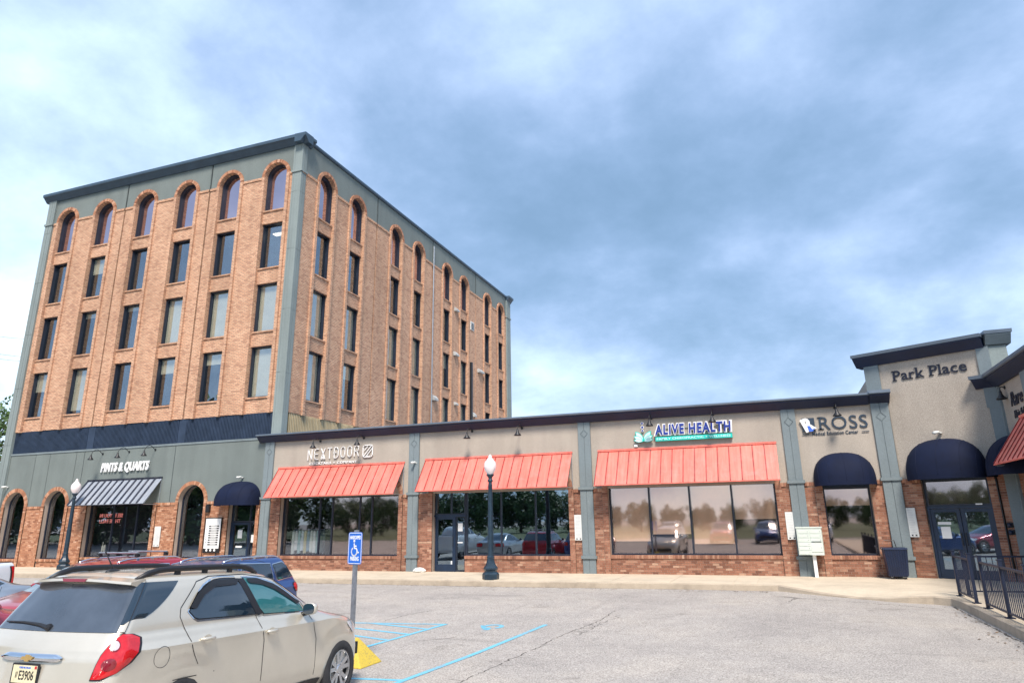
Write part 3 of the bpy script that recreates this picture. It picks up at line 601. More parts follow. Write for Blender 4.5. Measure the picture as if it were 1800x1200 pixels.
def door(root, F, u0, u1, z0, z1, d, gl, hside=1, fm=DFRAME):
    m = MB(); w = .10; m.fb(F, u0, u1, z1-w, z1, d-.04, d+.04); m.fb(F, u0, u1, z0, z0+.26, d-.04, d+.04); m.fb(F, u0, u0+w, z0+.26, z1-w, d-.04, d+.04); m.fb(F, u1-w, u1, z0+.26, z1-w, d-.04, d+.04)
    D = m.build('door', fm, root); p = MB(); p.q(F.p(u0+w, z0+.26, d), F.p(u1-w, z0+.26, d), F.p(u1-w, z1-w, d), F.p(u0+w, z1-w, d)); p.build('pane', gl, D)
    hx = u1-w/2 if hside > 0 else u0+w/2; h = MB(); h.tube([F.p(hx, z0+.95, d+.03), F.p(hx, z0+.95, d+.10), F.p(hx, z0+1.3, d+.10), F.p(hx, z0+1.3, d+.03)], .014, 6); h.build('handle', BLACK, D); return D
door(TOW, FF, -23.06, -22.08, .14, 2.08, -.25, GBLUE, 1)
pane_unit(TOW, FF, -22.06, -21.60, .14, 2.10, -.26, (), GSHOP)
m = MB(); m.fb(FF, -23.12, -21.60, 3.0, 3.1, -.3, -.2); m.fb(FF, -23.12, -23.06, .14, 2.1, -.3, -.2); m.build('door_frame', DFRAME, TOW)
m = MB(); m.fb(FF, -31.0, -30.96, 0.6, 2.9, -.9, -.88); 
# ================================================================== single storey shop row
SHOP = thing('shop_building', 'long single storey shop row with tan stucco, brick base and shaded navy cornice', 'building', (-9, 30, 0))
ZL = 2.97; WIN = [(-20.32, -14.50), (-12.97, -7.35), (-5.87, -.13), (1.33, 2.74)]; WZ = [(.70, 3.05), (.72, 3.10), (.76, 3.10), (.76, 2.86)]
PX = [(-21.34, -20.86), (-14.06, -13.60), (-6.88, -6.41), (.32, .78), (3.12, 3.64)]
m = MB(); m.fb(FF, -20.86, 3.64, ZL+.10, 5.56, -.35, -.002); m.build('stucco_wall', TAN, SHOP)
mo = MB(); bs = MB(); rw = MB(); rg = MB(); SINK = []
segs = [(-20.86, -20.50), (-20.50, -20.32), (-14.50, -14.32), (-14.32, -14.06), (-13.60, -13.17), (-13.17, -12.97), (-7.35, -7.15), (-7.15, -6.88), (-6.41, -6.07), (-6.07, -5.87), (-.13, .07), (.07, .32), (.78, 1.10), (1.10, 1.33), (2.74, 2.92), (2.92, 3.12)]
RIBI = (1, 2, 5, 6, 9, 10, 13, 14)
for i, (a, b) in enumerate(segs):
    dd = .05 if i in RIBI else 0.0; sk = SINK if i >= 12 else None
    mo.fb(FF, a, b, F0, ZL+.1, -.35, dd-.012); bricks(bs, FF, a, b, F0, ZL if not dd else ZL+.1, dd-.05, dd, sink=sk)
    if not dd: rowlock(rw, FF, a, b, ZL-.02, ZL+.10, -.05, .035)
for i, (a, b) in enumerate(WIN):
    if i == 1: a = -11.58
    z = WZ[i][0]; mo.fb(FF, a, b, F0, z-.02, -.35, -.03); bricks(bs, FF, a, b, F0, z-.11, -.08, -.018, sink=SINK if i == 3 else None); rowlock(rw, FF, a, b, z-.11, z, -.3, .02)
for i, (a, b) in enumerate(WIN[:3]):
    for s_, uc in ((1, b-.55), (-1, a+.55)):
        a0, a1 = (0, math.pi/2) if s_ > 0 else (math.pi/2, math.pi)
        ring_back(mo, FF, uc, ZL+.1, .55, .73, -.3, .03, a0, a1, 10); arch_ring(rg, FF, uc, ZL+.1, .555, .735, -.05, .045, a0, a1)
mo.build('mortar_wall', MORT, SHOP); tag(bs.build('brick', BK2, SHOP), kind='stuff'); tag(rw.build('brick_course', BK2, SHOP), kind='stuff'); tag(rg.build('arch_brick', BK2, SHOP), kind='stuff')
def sink_bricks(S, root):
    L0 = ROOTLOC[root.name]; cache = {}
    for (F, a, b, z0, z1, d0, d1) in S:
        key = (id(F), round(b-a, 2), round(z1-z0, 3), round(d1-d0, 2))
        if key not in cache:
            q_ = MB(); P0 = F.p(0, 0, 0); w = b-a; h = z1-z0; t = d1-d0
            q_.box8([tuple(Vector(F.p(u, z, d))-Vector((F.o[0], F.o[1], 0))) for (u, z, d) in ((-w/2, 0, t), (w/2, 0, t), (w/2, 0, 0), (-w/2, 0, 0), (-w/2, h, t), (w/2, h, t), (w/2, h, 0), (-w/2, h, 0))]); cache[key] = q_.mesh('brick', BK2)
        P = F.p((a+b)/2, z0, d0); add_part('brick', cache[key], root, (P[0]-L0[0], P[1]-L0[1], P[2]))
print('ross bay bricks', len(SINK)); SINK.sort(key=lambda q_: 0 if q_[1] > 1.0 else 1)
ex = MB()
for (F, a, b, z0, z1, d0, d1) in SINK[300:]: ex.fb(F, a, b, z0, z1, d0, d1)
if SINK[300:]: tag(ex.build('brick', BK2, SHOP), kind='stuff')
SINK = SINK[:300]; sink_bricks(SINK, SHOP)
# pilasters
def pilaster(F, u0, u1, z0, z1, root, dia=5.07, d=.08, leds=(3.08, .68), mat=PIL):
    uc = (u0+u1)/2; m = MB(); m.fb(F, u0, u1, z0, z1, -.3, d-.02); g_ = .009
    m.fb(F, u0, uc-g_, z0, dia-.17, d-.02, d); m.fb(F, uc+g_, u1, z0, dia-.17, d-.02, d); m.fb(F, u0, uc-g_, dia+.17, z1, d-.02, d); m.fb(F, uc+g_, u1, dia+.17, z1, d-.02, d)
    k = .15; h = .17
    for s_ in (-1, 1):
        for t_ in (-1, 1): m.prism(F, [(uc+s_*(k), dia), (uc+s_*.009, dia+t_*k*1.0), (uc+s_*.009, dia+t_*h), (u0 if s_ < 0 else u1, dia+t_*h), (u0 if s_ < 0 else u1, dia)], d-.02, d)
    m.prism(F, [(uc-k+.022, dia), (uc, dia-k+.022), (uc+k-.022, dia), (uc, dia+k-.022)], d-.02, d)
    P = m.build('pilaster', mat, root)
    for z in leds: l_ = MB(); l_.fb(F, u0-.05, u1+.05, z-.04, z+.06, -.02, d+.05); l_.build('pilaster_band', mat, root)
    return P
for a, b in PX: pilaster(FF, a, b, F0, 5.54, SHOP)
def cornice(F, u0, u1, z, root, up=.34, out=.36):
    m = MB(); m.sweepu(F, [(-.3, z), (.09, z), (.12, z+.03), (out-.04, z+.22), (out-.04, z+.26), (-.3, z+.26)], u0, u1); m.build('cornice_cove', NAVY, root, fix=True)
    m = MB(); m.sweepu(F, [(-.32, z+.262), (out, z+.262), (out+.03, z+.285), (out+.03, z+up), (-.32, z+up+.02)], u0-.02, u1+.02); m.build('cornice_coping', SLATE, root, fix=True)
cornice(FF, -21.66, 3.08, 5.50, SHOP); cornice(FF, 3.10, 3.70, 5.52, SHOP, .38, .44)
m = MB(); m.box(-20.4, 9, FY+.3, 45, 5.2, 5.3); m.build('roof', SLATE, SHOP); m = MB(); m.box(-20.4, 3.6, FY+3.2, 45, .1, 5.2); m.build('core', DARK, SHOP); m = MB(); m.box(-20.4, 3.6, FY+.36, FY+3.2, .131, .145); m.build('interior_floor', DARK, SHOP); m = MB(); m.box(-20.44, -20.36, FY+.34, FY+3.2, .1, 5.2); m.box(3.3, 3.4, FY+.34, FY+3.2, .1, 5.2); m.build('side_wall', DARK, SHOP)
# shop windows
pane_unit(SHOP, FF, WIN[0][0], WIN[0][1], .70, 3.08, -.24, (-18.43, -17.80, -16.46, -15.88), [GSHOP, GSHOP, GBRZ, GBRZ, GBRZ])
pane_unit(SHOP, FF, -11.60, WIN[1][1], .72, 3.12, -.24, (-10.13, -8.73), GBLUE)
pane_unit(SHOP, FF, -12.97, -11.62, 2.24, 3.12, -.24, (-12.25,), GBLUE)
door(SHOP, FF, -12.93, -12.08, .14, 2.17, -.22, GBLUE, 1); pane_unit(SHOP, FF, -12.05, -11.62, .14, 2.20, -.24, (), GBLUE)
m = MB(); m.fb(FF, -12.97, -11.60, 2.17, 2.24, -.3, -.15); m.fb(FF, -12.08, -12.04, .13, 2.2, -.29, -.16); m.build('door_frame', DFRAME, SHOP)
pane_unit(SHOP, FF, WIN[2][0], WIN[2][1], .76, 3.12, -.24, (-4.42, -3.00, -1.57), GBRZ)
pane_unit(SHOP, FF, 1.33, 2.74, .76, 2.88, -.24, (), GBRZ)
m = MB(); m.fb(FF, 1.1, 3.0, 2.88, 3.08, -.3, -.1); m.build('lintel', DFRAME, SHOP)
for (a, b, z) in ((-5.8, -4.47, 1.22), (-4.37, -3.05, 1.45), (-2.95, -1.62, 1.12), (-1.52, -.2, 1.92), (1.4, 2.7, 2.3)):
    m = MB(); m.fb(FF, a, b, z, 3.05, -.31, -.30); m.build('roller_blind', plain('cream roller shade', (.80, .70, .57), .8, var=.06), SHOP)
# ================================================================== angled entrance block
ENT = thing('entrance_building', 'tall angled tan stucco entrance block above the double glass doors', 'building', (5, 26, 0))
m = MB(); m.fb(FP, 0, 2.8, ZL+.1, 5.3, -.4, 0); m.fb(FP, -.14, 2.8, 5.3, 6.82, -.4, 0); m.build('stucco_wall', TAN, ENT)
mo = MB(); bs = MB(); rw = MB(); S2 = []
for a, b, dd in ((0.0, .56, 0), (2.36, 2.55, .0), (2.62, 2.80, 0)):
    mo = MB(); mo.fb(FP, a, b, F0, ZL+.1, -.35, -.012); mo.build('mortar_wall', MORT, ENT); bricks(bs, FP, a, b, F0, ZL, -.05, 0, sink=S2); rowlock(rw, FP, a, b, ZL-.02, ZL+.10, -.05, .035)
tag(rw.build('brick_course', BK2, ENT), kind='stuff'); sink_bricks(S2[:300], ENT)
pane_unit(ENT, FP, .58, 2.34, 2.22, 3.0, -.16, (), GBRZ)
door(ENT, FP, .66, 1.46, .14, 2.14, -.14, GBLUE, 1); door(ENT, FP, 1.48, 2.28, .14, 2.14, -.14, GBLUE, -1)
m = MB(); m.fb(FP, .58, 2.34, 2.15, 2.22, -.22, -.08); m.fb(FP, .58, .655, .13, 2.15, -.22, -.08); m.fb(FP, 2.285, 2.34, .13, 2.15, -.22, -.08); m.fb(FP, .56, 2.36, 3.0, 3.1, -.25, -.05); m.build('door_frame', DFRAME, ENT)
m = MB(); m.fb(FP, -.57, -.11, 5.3, 6.84, -.42, .06); m.build('pilaster', PIL, ENT); m = MB(); m.fb(FP, 2.75, 3.08, 5.0, 6.84, -.42, .06); m.build('pilaster', PIL, ENT)
Ux, Uy = FP.p(3.02, 0, 0)[:2]
FS = Fr(Ux, Uy-.02, 1, 0, 0, -1)                       # side of the block, parallel to the street
m = MB(); m.fb(FS, 0.03, .52, 4.6, 6.84, -1.2, 0); m.build('side_wall', PIL2, ENT)
def crown(F, u0, u1, z, root, out=.34):
    m = MB(); m.sweepu(F, [(-.4, z), (.07, z), (out-.03, z+.26), (out-.03, z+.30), (-.4, z+.30)], u0, u1); m.build('cornice_cove', NAVY if F is FP else PIL, root, fix=True)
    m = MB(); m.sweepu(F, [(-.42, z+.302), (out, z+.302), (out+.02, z+.40), (-.42, z+.42)], u0-.03, u1+.03); m.build('cornice_coping', SLATE, root, fix=True)
crown(FP, -.80, 2.98, 6.80, ENT); crown(FS, -.02, .64, 6.86, ENT, .28)
m = MB(); m.box(3.4, 7.0, 25.9, 33, .1, 6.7); m.build('core', TAN, ENT)
# ================================================================== salon wing
WNG = thing('salon_building', 'salon wing at right with tan stucco, shaded navy cornice and grey green corner pilaster', 'building', (8, 18, 0))
m = MB(); m.fb(FW, .0, 15, ZL+.1, 5.62, -.35, 0); m.build('stucco_wall', TAN, WNG)
mo = MB(); bs = MB(); mo.fb(FW, 0, 15, F0, ZL+.1, -.35, -.012); bricks(bs, FW, 0, 6, F0, ZL+.1, -.05, 0); mo.build('mortar_wall', MORT, WNG); tag(bs.build('brick', BK2, WNG), kind='stuff')
m = MB(); m.fb(FP, 2.80, 3.14, F0, 5.60, -.3, .05); m.prism(FP, [(2.95, 5.0), (3.10, 5.14), (3.10, 4.86)], .05, .056); m.build('pilaster', PIL, WNG); m = MB(); m.fb(FW, -.02, .14, F0, 5.60, -.3, .06); m.build('pilaster', PIL, WNG)
m = MB(); m.fb(FW, 2.30, 2.75, F0, 5.60, -.3, .08); m.build('pilaster', PIL, WNG)
def ccov(F, u0, u1, z): cornice(F, u0, u1, z, WNG, .36, .38)
ccov(FW, -.35, 15, 5.58)
m = MB(); m.sweepu(FP, [(-.3, 5.58), (.05, 5.58), (.34, 5.80), (.34, 5.84), (-.3, 5.84)], 2.55, 3.1); m.build('cornice_cove', NAVY, WNG, fix=True); m = MB(); m.sweepu(FP, [(-.3, 5.842), (.38, 5.842), (.40, 5.94), (-.3, 5.96)], 2.50, 3.12); m.build('cornice_coping', SLATE, WNG, fix=True)
m = MB(); m.box(WX+.35, 16, 9, 25.5, .1, 5.5); m.build('core', DARK, WNG)
# ================================================================== awnings
def awning(F, u0, u1, z0, z1, d, n, pm, sm, fm, label):
    P = F.p((u0+u1)/2, z0, 0); A = thing('awning', label, 'awning', P, 'metal awnings over the shop windows'); w = (u1-u0)/n
    for i in range(n):
        a, b = u0+i*w, u0+(i+1)*w; m = MB()
        m.prism(Fr2(F, a, b), [(0, z1), (0, z1-.012), (d, z0-.012), (d, z0)], 0, 1); pn = m.build('panel', pm, A, fix=True)
        s = MB(); hw_ = .055 if pm is GREY else .014; s.prism(Fr2(F, a-hw_, a+hw_), [(0, z1+.04), (0, z1+.002), (d, z0+.002), (d, z0+.04)], 0, 1); s.build('seam', sm, pn, fix=True)
    m = MB(); m.fb(F, u0-.02, u1+.02, z1-.02, z1+.05, 0, .05); m.fb(F, u0-.02, u1+.02, z0-.035, z0-.013, d-.05, d+.012); m.build('edge_trim', pm if pm is not GREY else GREYD, A)
    f = MB()
    for u in (u0+.02, u1-.02): f.tube([F.p(u, z1-.03, .02), F.p(u, z0-.04, .02)], .016, 6); f.tube([F.p(u, z0-.04, .02), F.p(u, z0-.04, d-.03)], .016, 6); f.tube([F.p(u, z1-.05, .02), F.p(u, z0-.05, d-.03)], .014, 6)
    f.build('frame', fm, A); return A
class Fr2:                                  # (d, z) section extruded along u
    def __init__(s, F, a, b): s.F, s.a, s.b = F, a, b
    def p(s, d, z, e): return s.F.p(s.a+(s.b-s.a)*e, z, d)
awning(FF, -32.05, -27.26, 3.00, 4.17, .92, 12, GREY, GREYD, GALV, 'pale grey metal awning with black seams over the dark tavern window')
awning(FF, -20.56, -14.29, 3.10, 4.33, .87, 16, RED, REDD, GALV, 'coral red metal awning left of the others, below the thin white cocktail lettering')
awning(FF, -13.31, -7.16, 3.16, 4.40, .87, 16, RED, REDD, GALV, 'coral red metal awning behind the lamp post globe, over the door and three blue panes')
awning(FF, -6.14, .06, 3.16, 4.40, .87, 16, RED, REDD, GALV, 'coral red metal awning below the blue and teal wellness sign')
awning(FW, 1.40, 6.4, 3.28, 4.5, .85, 12, RED, REDD, GALV, 'coral red metal awning on the salon wing at the right edge')
def dome(F, uc, r_, zb, zt, d, label, name='canopy'):
    P = F.p(uc, zb, 0); A = thing('dome_awning', label, 'awning', P, 'navy dome awnings'); zs = zb+.13; h = zt-zs
    m = MB(); nu, nv = 26, 12; b = 0
    G_ = []
    for j in range(nv+1):
        ph = math.pi/2*j/nv          # 0 = at the rim (front bottom edge), pi/2 = on the wall
        row = []
        for i in range(nu+1):
            a = math.pi*i/nu; x_ = -math.cos(a); zz = math.sin(a)
            # quarter ellipsoid : direction (x, d, z)
            e_ = .80; cx_, sx_ = math.copysign(abs(math.cos(a))**e_, math.cos(a)), max(0.0, math.sin(a))**e_; row.append(F.p(uc-r_*cx_, zs+h*sx_*max(0, math.sin(ph))**.9, d*sx_*max(0, math.cos(ph))**.9))
        G_.append(row)
    for j in range(nv):
        for i in range(nu): m.q(G_[j][i], G_[j][i+1], G_[j+1][i+1], G_[j+1][i])
    c_ = m.build('canopy', NCAN, A, smooth=True, fix=False)
    bm = bmesh.new(); bm.from_mesh(c_.data); bmesh.ops.remove_doubles(bm, verts=bm.verts, dist=.0005); bmesh.ops.recalc_face_normals(bm, faces=bm.faces); bm.to_mesh(c_.data); bm.free()
    v = MB()
    for i in range(nu):
        a0, a1 = math.pi*i/nu, math.pi*(i+1)/nu; f_ = lambda a: (uc-r_*math.copysign(abs(math.cos(a))**.8, math.cos(a)), d*abs(math.sin(a))**.8); p0 = f_(a0); p1 = f_(a1)
        v.q(F.p(p0[0], zb, p0[1]), F.p(p1[0], zb, p1[1]), F.p(p1[0], zs, p1[1]), F.p(p0[0], zs, p0[1]))
    v.build('valance', NCAN, A)
    for k in (5, 9, 13, 17, 21): s_ = MB(); s_.tube([tuple(Vector(G_[j][k])) for j in range(nv+1)], .010, 5); s_.build('canopy_seam', NCAN, A)
    return A
dome(FF, -22.52, 1.10, 2.80, 3.85, .95, 'small navy dome awning over the tavern door, between arched window and corner pilaster')
dome(FF, 2.03, .93, 2.92, 3.98, .85, 'navy dome awning over the single mirrored window beside the mailboxes')
dome(FP, 1.36, 1.10, 3.00, 4.22, .85, 'large navy dome awning over the double glass entrance doors')
dome(FW, .70, .95, 3.0, 4.1, .85, 'navy dome awning in the corner, partly behind the red awning at right')
# ================================================================== signs and small things on the walls
def sign(label, P): return thing('wall_sign', label, 'sign', P)
S = sign('white tilted bold tavern lettering PINTS & QUARTS on green stucco', FF.p(-29.7, 4.5, .05))
letters('letter', 'PINTS & QUARTS', FF, -31.22, -28.14, 4.49, 5.01, .03, .09, WHITE, S, bold=.035, shear=.10, space=1.04)
S = sign('thin white lettering NEXTDOOR COCKTAILS + COMPANY with a framed slash emblem', FF.p(-17.5, 4.5, .05))
def stroke(mb, F, pts, w, d0, d1, closed=False):
    n = len(pts)
    for i in range(n if closed else n-1):
        a = Vector(pts[i]); b = Vector(pts[(i+1) % n]); t = (b-a); l = t.length
        if l < 1e-6: continue
        t /= l; nn = Vector((-t.y, t.x))*w/2; a2 = a-t*w*.3; b2 = b+t*w*.3
        mb.prism(F, [tuple(a2+nn), tuple(b2+nn), tuple(b2-nn), tuple(a2-nn)], d0, d1)
def glyph(F, name, strokes, u, z, w, h, sw, d0, d1, mat, parent, curv=()):
    m = MB()
    for st in strokes: stroke(m, F, [(u+x*w, z+y*h) for x, y in st], sw, d0, d1)
    return m.build(name, mat, parent)
O_ = [[(0, .2), (0, .8), (.2, .95), (.5, 1), (.8, .95), (1, .8), (1, .2), (.8, .05), (.5, 0), (.2, .05), (0, .2)]]
NX = {'N': [[(0, 0), (0, 1), (1, 0), (1, 1)]], 'E': [[(1, 1), (.35, 1), (0, .85), (0, .15), (.35, 0), (1, 0)], [(0, .5), (.8, .5)]], 'X': [[(0, 0), (1, 1)], [(0, 1), (.5, .5), (1, 0)], [(0, 0), (.35, 0), (.5, .3), (.65, 0), (1, 0)]],
      'T': [[(0, 1), (1, 1)], [(.5, 1), (.5, 0)]], 'D': [[(0, 1), (.6, 1), (1, .8), (1, .2), (.6, 0), (0, 0)], [(0, 1), (0, .62)], [(0, .38), (0, 0)], [(-.2, .5), (.45, .5)]], 'O': O_, 'R': [[(0, 0), (0, .85), (.3, 1), (.7, 1), (1, .85), (1, .6), (.75, .48), (0, .48)], [(.6, .48), (1, 0)]]}
for i, ch in enumerate('NEXTDOOR'):
    glyph(FF, 'letter', NX[ch], -19.04+i*.335, 4.64+i*.009, .20, .44, .032, .02, .06, WHITE, S)
letters('letter', 'COCKTAILS + COMPANY', FF, -18.95, -16.55, 4.43, 4.53, .02, .045, WHITE, S, bold=.02, space=1.25)
m = MB(); c = [(-16.27, 4.70), (-16.20, 4.64), (-15.88, 4.65), (-15.81, 4.71), (-15.81, 5.08), (-15.87, 5.14), (-16.21, 5.13), (-16.27, 5.07)]
stroke(m, FF, c, .035, .02, .06, True); stroke(m, FF, [(-16.22, 4.70), (-15.87, 5.10)], .03, .02, .06); stroke(m, FF, [(-16.10, 4.68), (-15.84, 4.98)], .03, .02, .06); stroke(m, FF, [(-16.2, 4.92), (-16.05, 5.08)], .025, .02, .06); stroke(m, FF, [(-16.13, 4.67), (-15.95, 4.67)], .03, .02, .06); m.build('emblem', WHITE, S)
# wellness sign
TEAL = plain('teal sign face', (0.02, 0.52, 0.44), 0.35, var=0.04); PTEAL = plain('pale teal petal', (0.60, 0.88, 0.84), 0.35, var=0.04); SBLUE = plain('royal blue letter face', (0.012, 0.035, 0.25), 0.35, var=0.1); DTEAL = plain('dark sign edge', (0.010, 0.035, 0.060), 0.5, var=0.1)
S = sign('blue ALIVE HEALTH letters edged white above a teal bar, lotus emblem at left', FF.p(-3, 4.7, .05))
m = MB(); m.fb(FF, -3.98, -1.32, 4.655, 4.80, .02, .14); m.build('bar', TEAL, S)
letters('letter', 'FAMILY CHIROPRACTIC + WELLNESS', FF, -3.93, -1.38, 4.69, 4.765, .139, .148, PTEAL, S, bold=.012, space=1.05)
letters('letter_edge', 'ALIVE HEALTH', FF, -4.02, -1.30, 4.84, 5.27, .04, .13, WHITE, S, bold=.085, space=1.16, shear=.06)
letters('letter', 'ALIVE HEALTH', FF, -3.97, -1.35, 4.875, 5.235, .128, .15, SBLUE, S, bold=.035, space=1.20, shear=.06)
m = MB(); m.fb(FF, -3.85, -1.5, 4.86, 4.90, .02, .05); m.fb(FF, -3.85, -1.5, 5.10, 5.13, .02, .05); m.build('raceway', plain('raceway', (.30, .33, .30), .6), S)
def petal(uc, zc, ang, L_, w, d0):
    for (k, mt, dd) in ((1.0, TEAL, 0), (.80, PTEAL, .012)):
        pts = []
        for i in range(13): t = i/12; pts.append((t*L_*k+(1-k)*L_*.5, w*k*math.sin(math.pi*t)**.8))
        pts += [(x, -y) for x, y in reversed(pts[1:-1])]; ca, sa = math.cos(ang), math.sin(ang)
        q_ = MB(); q_.prism(FF, [(uc+x*ca-y*sa, zc+x*sa+y*ca) for x, y in pts], d0, d0+.05+dd); q_.build('petal' if k == 1 else 'petal_face', mt, S)
LC = (-4.42, 4.70)
for i, (an, L_, w) in enumerate(((R(128), .46, .10), (R(52), .46, .10), (R(150), .40, .085), (R(30), .40, .085), (R(172), .36, .06), (R(8), .36, .06))): petal(LC[0], LC[1]-.02, an, L_, w, .03+i*.012)
for (z, r_) in ((5.33, .055), (5.19, .062), (5.07, .050)):
    q_ = MB(); q_.prism(FF, arc((-4.44, z), r_, 0, 2*math.pi, 14)[:-1], .03, .07); q_.build('bead_edge', WHITE, S); q_ = MB(); q_.prism(FF, arc((-4.44, z), r_*.68, 0, 2*math.pi, 14)[:-1], .03, .078); q_.build('bead', SBLUE, S)
# education centre sign
SLB = plain('slate sign letter', (0.022, 0.042, 0.070), 0.45, var=0.15); MIDB = plain('mid blue', (0.05, 0.14, 0.55), 0.4, var=0.05)
S = sign('dark slate ROSS Medical Education Center letters beside a white R on a dark square', FF.p(2, 4.7, .05))
m = MB(); m.fb(FF, .96, 1.36, 4.72, 5.17, .02, .05); m.build('square', SLB, S)
letters('emblem_letter', 'R', FF, .97, 1.34, 4.73, 5.19, .05, .10, WHITE, S, bold=.06, rot=R(22)); m = MB(); m.prism(FF, [(1.12, 4.90), (1.20, 4.90), (1.26, 4.78), (1.36, 4.83), (1.27, 4.71), (1.15, 4.71)], .10, .106); m.build('emblem_ribbon', MIDB, S)
letters('letter', 'ROSS', FF, 1.50, 2.97, 4.76, 5.19, .01, .035, SLB, S, bold=.0, space=1.05, serif='R')
letters('letter', 'Medical Education Center', FF, 1.25, 2.65, 4.58, 4.70, .01, .02, SLB, S, bold=.008)
for a, b in ((.94, 1.15), (2.76, 2.97)): m = MB(); m.fb(FF, a, b, 4.625, 4.645, .02, .04); m.build('rule', SLB, S)
S = sign('dark serif Park Place letters high on the angled entrance block', FP.p(1.3, 6.3, .05))
letters('letter', 'Park Place', FP, .30, 2.43, 6.19, 6.52, .01, .03, plain('black sign letter', (.006, .010, .026), .6, var=.1), S, bold=.012, space=1.04, serif='Pkrl')
S = sign('black script Rare above Hair Salon letters on the salon wing', FW.p(1.5, 4.7, .05)); BL = MATS['black sign letter']
letters('letter', 'Rare', FW, .98, 2.0, 4.86, 5.25, .01, .03, BL, S, bold=.01, shear=.35); letters('letter', 'Hair Salon', FW, 1.02, 2.15, 4.52, 4.74, .01, .03, BL, S, bold=.01, shear=.3)
# gooseneck lamps
def gooseneck(F, u, z, label, reach=.62, rise=.20):
    P = F.p(u, z, 0); T = thing('wall_lamp', label, 'lamp', P, 'gooseneck sign lamps'); m = MB()
    m.lathe([(.0, 0), (.05, 0), (.05, .03), (0, .03)], (0, 0, 0), 10); m.v = [F.p(u+x, z+y, q_) for x, y, q_ in m.v]; m.build('wall_plate', BLACK, T)
    pts = [F.p(u, z, .02)]+[F.p(u, z-.02+rise*math.sin(a*math.pi), .02+reach*(a**.9)) for a in (.1, .25, .4, .55, .7, .82, .92)]+[F.p(u, z-.12, .02+reach)]
    m = MB(); m.tube(pts, .014, 6); m.build('arm', BLACK, T, smooth=True)
    m = MB(); c_ = F.p(u, z-.12, .02+reach); m.lathe([(.0, .02), (.035, .02), (.045, -.05), (.06, -.10), (.13, -.19), (.14, -.215), (.128, -.21), (.05, -.10), (0, -.08)], c_, 16); m.build('shade', BLACK, T, smooth=True)
for u, z, lb in ((-31.34, 5.47, 'leftmost'), (-29.59, 5.49, 'middle'), (-27.91, 5.51, 'rightmost')): gooseneck(FF, u, z, '%s of three black gooseneck lamps over the tavern lettering' % lb)
for u, z, lb in ((-18.47, 5.42, 'black gooseneck lamp over the left end of the cocktail lettering'), (-16.28, 5.44, 'black gooseneck lamp over the right end of the cocktail lettering'), (-11.26, 5.44, 'black gooseneck lamp on blank stucco left of the lamp post globe'), (-9.14, 5.44, 'black gooseneck lamp on blank stucco right above the lamp post globe'),
                 (-4.10, 5.50, 'black gooseneck lamp above the lotus emblem'), (-1.92, 5.50, 'black gooseneck lamp above the blue wellness letters'), (2.05, 5.46, 'black gooseneck lamp above the slate education letters')): gooseneck(FF, u, z, lb, .50, .12)
gooseneck(FW, .62, 5.46, 'black gooseneck lamp under the salon wing cornice', .12, .04)
# plaques
def plaque(F, u0, u1, z0, z1, label):
    T = thing('notice_board', label, 'notice board', F.p((u0+u1)/2, z0, 0), 'white notice boards by the doors'); m = MB(); m.fb(F, u0, u1, z0, z1, .03, .065); m.build('board', OFFW, T)
    m = MB(); y = z1-.08
    while y > z0+.07: m.fb(F, u0+.04, u1-.04-random.uniform(0, .05), y, y+.010, .065, .067); y -= .05
    tag(m.build('print_lines', plain('pale grey print', (.45, .46, .47), .7), T), kind='stuff'); m = MB(); m.fb(F, u0+.05, u0+.10, z0+.03, z0+.07, .065, .068); m.fb(F, u1-.10, u1-.05, z0+.03, z0+.07, .065, .068); m.build('corner_marks', BLACK, T)
plaque(FF, -27.27, -26.92, 1.08, 1.97, 'white notice board on brick between the tavern windows and the arched window')
plaque(FF, -7.15, -6.87, 1.27, 2.16, 'white notice board on brick right of the blue glass shop windows'); plaque(FF, .08, .36, 1.26, 2.13, 'white notice board on brick left of the mailbox cluster')
plaque(FP, .02, .28, 1.32, 2.19, 'white notice board on brick left of the double entrance doors')
# menu board
T = thing('menu_board', 'tall white menu board with black bars on brick by the tavern door', 'menu board', FF.p(-23.87, .85, 0)); m = MB(); m.fb(FF, -24.32, -23.40, .82, 2.31, .03, .07); m.build('backing', BLACK, T)
m = MB(); m.fb(FF, -24.28, -23.44, 1.00, 2.27, .07, .075); m.build('panel', WHITE, T)
for i in range(9):
    z = 1.92-i*.098; m = MB(); m.fb(FF, -24.08, -23.52, z, z+.058, .075, .078); m.build('menu_bar', BLACK, T); m = MB(); m.fb(FF, -23.98+.02*(i % 3), -23.62-.02*(i % 2), z+.018, z+.042, .078, .080); m.build('menu_line', WHITE, T)
for i in range(7): m = MB(); m.fb(FF, -24.22, -24.18, 1.80-i*.11, 1.84-i*.11, .075, .078); m.build('side_mark', BLACK if i > 2 else GALV, T)
for u in (-24.10, -23.88, -23.66): m = MB(); m.prism(FF, arc((u, .93), .055, 0, 2*math.pi, 10)[:-1], .07, .076); m.build('emblem', WHITE, T)
m = MB(); m.tube([FF.p(-23.60, .82, .03), FF.p(-23.60, .14, .03)], .02, 6); m.build('conduit', BLACK, T)
